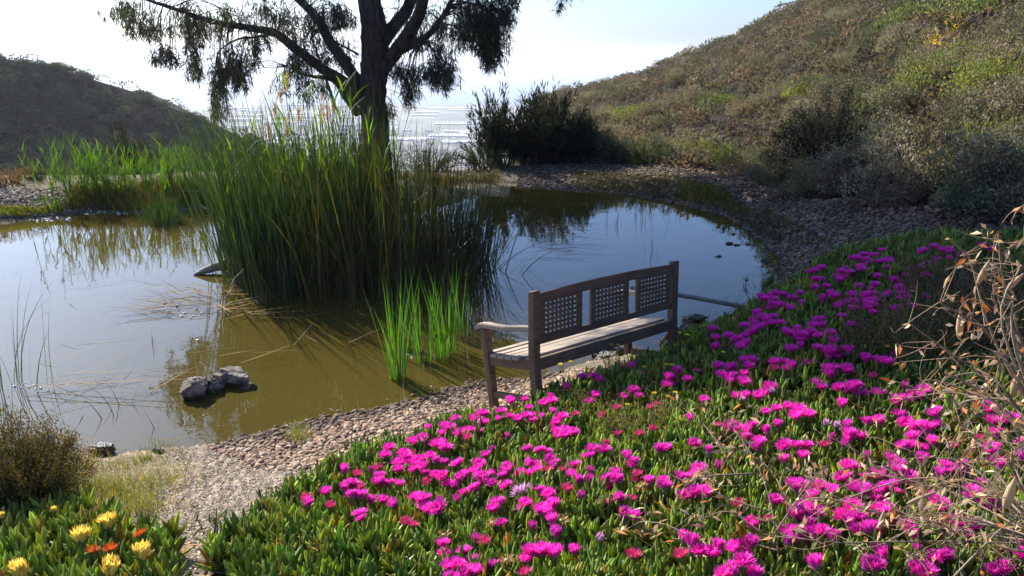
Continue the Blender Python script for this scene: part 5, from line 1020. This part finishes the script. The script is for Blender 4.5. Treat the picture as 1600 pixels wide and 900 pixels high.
# grass by the shrub and moss patches on the gravel
mb = MB()
xy = scatter_poly(GRASS_POLY, 2000) + rng.normal(0, .13, (2000, 2)); p = on_ground(xy); m = len(p); pt = sm(nz(p[:, 0], p[:, 1], 5.0), -.3, .5); blades(mb, p, rng.uniform(-3.14, 3.14, m), np.abs(rng.normal(.4, .3, m)), rng.normal(.4, .5, m), rng.uniform(.02, .10, m) * (.5 + .9 * pt), .0035, 3, 2.5, rng.normal(0, 1, m), mixcol(m, [(1.2, 1.1, .9), (.8, .95, .55), (.5, .7, .4), (1.6, 1.3, 1.1), (.8, .55, .5)], [3, 3, 3, 3, 2], .2), .8)
for (u, v, n, h, s) in [(130, 770, 240, .16, .1), (170, 790, 300, .15, .11), (215, 800, 260, .14, .09), (175, 765, 200, .13, .1), (110, 740, 160, .13, .1), (220, 770, 160, .12, .1), (200, 730, 160, .06, .12), (130, 735, 50, .22, .05), (515, 712, 220, .03, .08), (470, 690, 120, .14, .05), (465, 680, 80, .16, .04), (450, 715, 120, .03, .07), (545, 720, 120, .03, .06), (272, 748, 120, .03, .05), (255, 700, 60, .08, .04), (228, 720, 50, .09, .03), (420, 715, 100, .02, .08)]:
    p = np.repeat(hit([u], [v]), n, 0); p[:, :2] += rng.normal(0, s, (n, 2)); p = on_ground(p[:, :2]); blades(mb, p, rng.uniform(-3.14, 3.14, n), np.abs(rng.normal(.35, .25, n)), rng.normal(.3, .4, n), rng.uniform(.4, 1.1, n) * h, .0035, 3, 2.5, rng.normal(0, 1, n), mixcol(n, [(1.0, 1.1, .6), (.6, .95, .45), (1.4, 1.2, .9)], [3, 3, 1.5], .2), .8)
tag(mb.obj('grass', M_GRASS), kind='stuff')


# fine woody shrub with many upright seedy branches
def heath(name, p, w, h, n, lab, tip=(1.8, .9, .7), seed=0, grp=None, mat=M_HERB, leaf=.014, base=(.8, .9, .6), cat='shrub', bias=(0, 0), per=60):
    e = empty(name, p, lab, cat, grp); tw, mb = MB(), MB(); r2 = np.random.default_rng(seed)
    for i in range(n):
        a = r2.uniform(0, 6.28); rr = w * math.sqrt(r2.uniform(0, 1)); t = np.array([math.cos(a) * rr + bias[0] * h, math.sin(a) * rr + bias[1] * h, h * r2.uniform(.5, 1.02) * (1 - .35 * (rr / w) ** 2)]); b = np.array([t[0] * .25, t[1] * .25, 0]); m = (b + t) / 2 * [1.15, 1.15, 1] + r2.normal(0, .02, 3)
        P = tube(tw, [b, m, t], [.004, .003, .0015], 3, n=3, cap=False); f = r2.uniform(.12, 1, per) ** .7; q = np.stack([np.interp(f, np.linspace(0, 1, len(P)), P[:, j]) for j in range(3)], 1)
        q += r2.normal(0, .018, (per, 3)); d = unit(t - m) * .8 + r2.normal(0, .6, (per, 3)); k = sm(f, .55, .95)[:, None]; quadleaf(mb, q, d, leaf * r2.uniform(.6, 1.6, per), leaf * r2.uniform(.25, .5, per), (np.array([base]) * (1 - k) + np.array([tip]) * k) * vcol(per, .3, .08), .05)
    tw.obj('branch_tangle', M_TWIG, e); mb.obj('foliage', mat, e); return e


p = hit([18], [812])[0]; heath('heath_shrub', p, .40, .66, 240, 'dense olive shrub with brown seedy tips at the water edge', seed=1, leaf=.015, per=190, base=(.36, .5, .27), tip=(.95, .68, .5))
p = hit([72], [775])[0]; heath('heath_shrub', p, .22, .42, 60, 'lighter olive shrub leaning over the grass beside the dense one', seed=2, leaf=.018, per=70, bias=(.25, 0), base=(.9, 1.0, .5))
GD = 'dry wiry herbs growing through the flower mat'
for i, (u, v, w, h, n, lab) in enumerate([(1000, 690, .32, .3, 60, 'wiry brown herb clump with reddish flowers behind it, in the sunny mat'), (940, 660, .25, .28, 40, 'wiry greenish herb clump in the bench shadow'), (1080, 680, .3, .26, 40, 'wiry herb clump between two magenta flower patches'), (1060, 615, .3, .25, 40, 'pale wiry herb clump among small pink flowers'), (980, 600, .3, .28, 40, 'shaded wiry herb clump beside the bench leg'), (1180, 600, .2, .2, 24, 'dry wiry herb clump right of the first magenta cluster')]):
    heath('wiry_herb', hit([u], [v])[0], w, h, n, lab, seed=60 + i, grp=GD, leaf=.015, per=36, base=(1.2, 1.2, .7), tip=(2.0, 1.6, 1.0), cat='herb')
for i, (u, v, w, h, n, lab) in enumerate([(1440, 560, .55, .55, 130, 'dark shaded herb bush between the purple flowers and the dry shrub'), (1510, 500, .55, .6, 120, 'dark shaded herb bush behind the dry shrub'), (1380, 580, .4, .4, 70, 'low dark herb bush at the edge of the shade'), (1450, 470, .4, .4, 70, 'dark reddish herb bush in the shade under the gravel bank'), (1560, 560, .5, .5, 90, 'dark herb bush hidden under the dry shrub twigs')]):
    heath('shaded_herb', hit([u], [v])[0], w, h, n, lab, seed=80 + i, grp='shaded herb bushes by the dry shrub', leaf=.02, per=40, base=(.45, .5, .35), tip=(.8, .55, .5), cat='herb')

# ------------------------------------------------------------------ dry shrub with tan leaves and pods
def leafpair(mb, p, n, s):
    for i in range(n):
        pass
    d = rng.normal(0, 1, (n, 3)) + [0, 0, .1]; k = mixcol(n, [(1, 1, 1), (1.35, .75, .35), (1.4, 1.4, 1.35), (.55, .5, .4), (1.3, .55, .25), (1.35, 1.0, .9)], [4, 1.2, 3, 2, .7, 1.5], .2)
    quadleaf(mb, p, d, s * rng.uniform(.7, 1.3, n), s * rng.uniform(.28, .45, n), k, .15)


def pt3(u, v, d): return np.array(at_y(u, v, d))


def dry_shrub(name, root, branches, lab, cat='shrub', nl=5, ls=.042, twigs=3, r0=.006, pods=()):
    e = empty(name, root, lab, cat); tw, lf = MB(), MB(); ro = np.array(root)
    for br in branches:
        P = np.array([pt3(*q) for q in br]) - ro; Q = tube(tw, P, [r0, r0 * .7, r0 * .35], 5, .05, n=4, col=tuple(rng.uniform(.8, 1.7) * np.array([1, 1, 1])))
        for j in range(twigs):
            i = rng.integers(len(Q) // 3, len(Q)); d = unit(rng.normal(0, 1, 3) + [0, 0, .3]) * rng.uniform(.06, .22); T_ = tube(tw, [Q[i], Q[i] + d * .6 + rng.normal(0, .015, 3), Q[i] + d], [r0 * .4, r0 * .3, r0 * .15], 3, n=3, cap=False, col=(1.3, 1.25, 1.2)); k = rng.integers(0, nl); leafpair(lf, T_[rng.integers(2, len(T_), k)], k, ls)
        k = nl; leafpair(lf, Q[rng.integers(len(Q) // 3, len(Q), k)], k, ls)
    tw.obj('branch_tangle', M_TWIG, e); lf.obj('foliage', M_DEADLEAF, e)
    for (u, v, d, L_, wd, ang) in pods:
        mb = MB(); c = pt3(u, v, d) - ro; a = np.array([math.sin(ang), 0, math.cos(ang)]) * L_ / 2; tube(mb, [c - a, c - a * .4, c + a * .3, c + a], [wd * .25, wd * .5, wd * .42, .002], 7, n=4, col=tuple(np.array([1.05, 1.05, 1.0]) * rng.uniform(.7, 1.2))); mb.obj('seed_pod', M_DEADLEAF, e)
    return e


root = tuple(pt3(1660, 720, 2.75)); Bs = []
for (u, v, d) in [(1580, 345, 2.9), (1560, 380, 2.9), (1500, 400, 3.0), (1475, 470, 3.0), (1600, 420, 2.8), (1540, 440, 2.9), (1490, 495, 3.0), (1455, 545, 3.1), (1420, 505, 3.2), (1590, 470, 2.7), (1530, 520, 2.9), (1470, 600, 3.0), (1560, 560, 2.8), (1505, 640, 2.9), (1440, 610, 3.1), (1590, 600, 2.7), (1450, 645, 3.0), (1600, 380, 2.7), (1620, 350, 2.8), (1550, 620, 2.8), (1395, 630, 3.2), (1500, 560, 3.0)]:
    m1 = (u * .45 + 1640 * .55 + rng.normal(0, 25), v * .5 + 700 * .5 - 40 + rng.normal(0, 25), d - .05); Bs.append([(1655, 715, 2.75), m1, (u * .8 + m1[0] * .2 + rng.normal(0, 10), v * .8 + m1[1] * .2 - rng.uniform(5, 35), d), (u, v, d)])
dry_shrub('dry_shrub', root, Bs, 'dry arching shrub with tan and orange leaves and pale pods against the shaded bank', nl=3, ls=.046, twigs=7, r0=.006, pods=[(1500, 505, 3.0, .12, .028, -.1), (1537, 425, 2.9, .1, .025, .3), (1586, 440, 2.8, .09, .022, .7), (1587, 600, 2.7, .09, .03, .1)])
Bs = []
for (u, v, d) in [(1390, 797, 2.5), (1380, 820, 2.5), (1480, 690, 2.7), (1430, 760, 2.6), (1250, 842, 2.5), (1330, 700, 2.8), (1480, 850, 2.4), (1290, 770, 2.7), (1520, 720, 2.5), (1560, 880, 2.3), (1410, 700, 2.8), (1350, 740, 2.7), (1500, 660, 2.8), (1540, 760, 2.4), (1230, 800, 2.6), (1420, 870, 2.4), (1580, 700, 2.4), (1440, 820, 2.4), (1320, 850, 2.5), (1490, 790, 2.4), (1560, 650, 2.6)]:
    Bs.append([(1640, 850, 2.3), (u * .5 + 1630 * .5, v * .5 + 820 * .5 + rng.normal(0, 20), d - .1), (u * .85 + 1630 * .15 + rng.normal(0, 15), v * .85 + 820 * .15 + rng.normal(0, 14), d - .03), (u, v, d)])
Bs.append([(1487, 905, 2.15), (1530, 860, 2.2), (1578, 816, 2.25), (1640, 790, 2.3)])
dry_shrub('dry_shrub', tuple(pt3(1660, 850, 2.3)), Bs, 'tangle of thin dry branches with tan leaves lying over the magenta flowers', nl=3, ls=.042, twigs=14, r0=.0042, pods=[(1578, 770, 2.25, .11, .032, .12), (1378, 812, 2.45, .075, .018, .1), (1397, 800, 2.5, .05, .014, 0), (1432, 802, 2.5, .06, .015, 0), (1440, 778, 2.5, .11, .018, 1.1)])
Bs = [[(1218, 885, 2.6), (1205, 790, 2.85), (1180, 720, 3.05), (1140, 662, 3.3)], [(1160, 760, 3.0), (1120, 690, 3.2), (1080, 640, 3.4)], [(1215, 860, 2.65), (1150, 845, 2.8), (1050, 842, 2.85)], [(1180, 740, 3.0), (1100, 745, 3.0), (1070, 760, 3.0)], [(1200, 800, 2.8), (1120, 770, 2.9), (1090, 730, 3.1)], [(1230, 780, 2.8), (1200, 730, 3), (1150, 700, 3.1)], [(1200, 840, 2.7), (1140, 800, 2.8), (1100, 810, 2.8)], [(1100, 850, 2.7), (1040, 820, 2.8), (1000, 815, 2.85)], [(1200, 850, 2.7), (1260, 760, 2.8), (1290, 730, 2.9)]]
dry_shrub('dry_sprig', tuple(pt3(1216, 900, 2.6)), Bs, 'pale bare stick with brown and orange leafy sprigs rising from the middle of the mat', 'sprig', nl=6, ls=.045, twigs=7, r0=.0042)
p = wpt(1160, 462, .35); e = empty('spiky_plant', tuple(hit([1163], [470])[0]), 'spiky dark green plant standing up at the water edge beyond the bench', 'plant'); mb = MB(); n = 40; b = np.stack([rng.normal(0, .008, n), rng.normal(0, .008, n), rng.uniform(.1, .3, n)], 1); blades(mb, b, rng.uniform(-3.14, 3.14, n), rng.uniform(.5, 1.4, n), .25, rng.uniform(.06, .12, n), .014, 3, 2, 0, vcol(n, .2) * [.6, .7, .5], .5); tube(mb, [(0, 0, 0), (0, 0, .3)], [.006, .004], 5, n=2); mb.obj('foliage', M_SHOOT, e)

# ------------------------------------------------------------------ greenhouses on the coastal plain
M_GH = rough_mat('greenhouse_sheet', (.50, .51, .52), (.62, .62, .61), .05, 0, .5)
k = 0
for i in range(100):
    if 1:
        v = 161 + 62 * rngf.random() ** 1.3; u = rngf.uniform(335, 740)
        w = rngf.choice([rngf.uniform(6, 20), rngf.uniform(20, 75)]); vv = v; d = ray(u + w / 2, vv); t = (-147 - H) / d[2]; pc = np.array([d[0] * t, d[1] * t, -150.]); wid = w / FOC * t; dep = rngf.uniform(14, 40)
        bm = bmesh.new(); nb = 4
        for j in range(nb):  # gabled bays
            x0, x1 = -wid / 2 + wid * j / nb, -wid / 2 + wid * (j + 1) / nb - .4; q = [bm.verts.new(c) for c in ((x0, -dep / 2, 0), (x1, -dep / 2, 0), (x1, -dep / 2, 2.4), ((x0 + x1) / 2, -dep / 2, 3.6), (x0, -dep / 2, 2.4), (x0, dep / 2, 0), (x1, dep / 2, 0), (x1, dep / 2, 2.4), ((x0 + x1) / 2, dep / 2, 3.6), (x0, dep / 2, 2.4))]
            for f in ((0, 1, 2, 3, 4), (9, 8, 7, 6, 5), (1, 6, 7, 2), (2, 7, 8, 3), (3, 8, 9, 4), (4, 9, 5, 0)): bm.faces.new([q[i] for i in f])
        bmesh.ops.recalc_face_normals(bm, faces=bm.faces); o = bobj('greenhouse', bm, M_GH, None); o.location = pc; tag(o, 'long white plastic greenhouse on the hazy coastal plain', 'greenhouse', 'white greenhouses on the plain'); k += 1
HAZE=.0002;EXPO=1.14
# ------------------------------------------------------------------ air, sky, sun, camera
SUN_AZ, SUN_EL = math.radians(-40), math.radians(33)
hz = NT('haze_air'); pv = hz.n('ShaderNodeVolumePrincipled'); pv.inputs['Color'].default_value = (.86, .92, 1, 1); pv.inputs['Density'].default_value = HAZE; pv.inputs['Anisotropy'].default_value = .35; hz.l(pv.outputs[0], hz.out.inputs['Volume'])
bx = [(-32000., -32000., -153.), (32000., 32000., 48.)]
hv = np.array([[bx[i][0], bx[j][1], bx[k][2]] for i in (0, 1) for j in (0, 1) for k in (0, 1)])
tag(MB().add(hv, [[0, 1, 3, 2], [4, 6, 7, 5], [0, 4, 5, 1], [2, 3, 7, 6], [0, 2, 6, 4], [1, 5, 7, 3]]).obj('haze', hz.m, smooth=False), kind='stuff')

W = bpy.data.worlds.new('World'); bpy.context.scene.world = W; W.use_nodes = True
nt = W.node_tree; nt.nodes.clear(); bg = nt.nodes.new('ShaderNodeBackground'); ou = nt.nodes.new('ShaderNodeOutputWorld'); sk = nt.nodes.new('ShaderNodeTexSky')
sk.sky_type = 'NISHITA'; sk.sun_disc = False; sk.sun_elevation = SUN_EL; sk.sun_rotation = SUN_AZ; sk.altitude = 200; sk.air_density = 1.0; sk.dust_density = 2.0; sk.ozone_density = 4.0
bg.inputs[1].default_value = .084; tint = nt.nodes.new('ShaderNodeMix'); tint.data_type = 'RGBA'; tint.blend_type = 'MULTIPLY'; tint.inputs[0].default_value = 1; tint.inputs[7].default_value = (.77, .94, 1.22, 1); nt.links.new(sk.outputs[0], tint.inputs[6]); nt.links.new(tint.outputs[2], bg.inputs[0]); nt.links.new(bg.outputs[0], ou.inputs[0])
L = bpy.data.lights.new('sun', 'SUN'); L.energy = 5.0; L.angle = math.radians(.5); L.color = (1, .95, .87)
so = link('sun', L); sd = Vector((math.sin(SUN_AZ) * math.cos(SUN_EL), math.cos(SUN_AZ) * math.cos(SUN_EL), math.sin(SUN_EL))); so.rotation_euler = sd.to_track_quat('Z', 'Y').to_euler(); so.location = (-20, 20, 30)
cam = bpy.data.cameras.new('camera'); cam.sensor_width = 36; cam.lens = FOC / 1600 * 36; cam.clip_start = .05; cam.clip_end = 90000
co = link('camera', cam); co.location = (0, 0, H); co.rotation_euler = (math.pi / 2 - PITCH, 0, 0)
S = bpy.context.scene; S.camera = co
S.view_settings.view_transform = 'Standard'; S.view_settings.look = 'None'; S.view_settings.exposure = EXPO; S.view_settings.gamma = 1
S.render.engine = 'CYCLES'; S.cycles.use_denoising = True; S.cycles.max_bounces = 8; S.cycles.diffuse_bounces = 3; S.cycles.glossy_bounces = 3; S.cycles.transmission_bounces = 4; S.cycles.transparent_max_bounces = 12; S.cycles.volume_bounces = 0
S.cycles.sample_clamp_indirect = 6; S.cycles.caustics_reflective = False; S.cycles.caustics_refractive = False
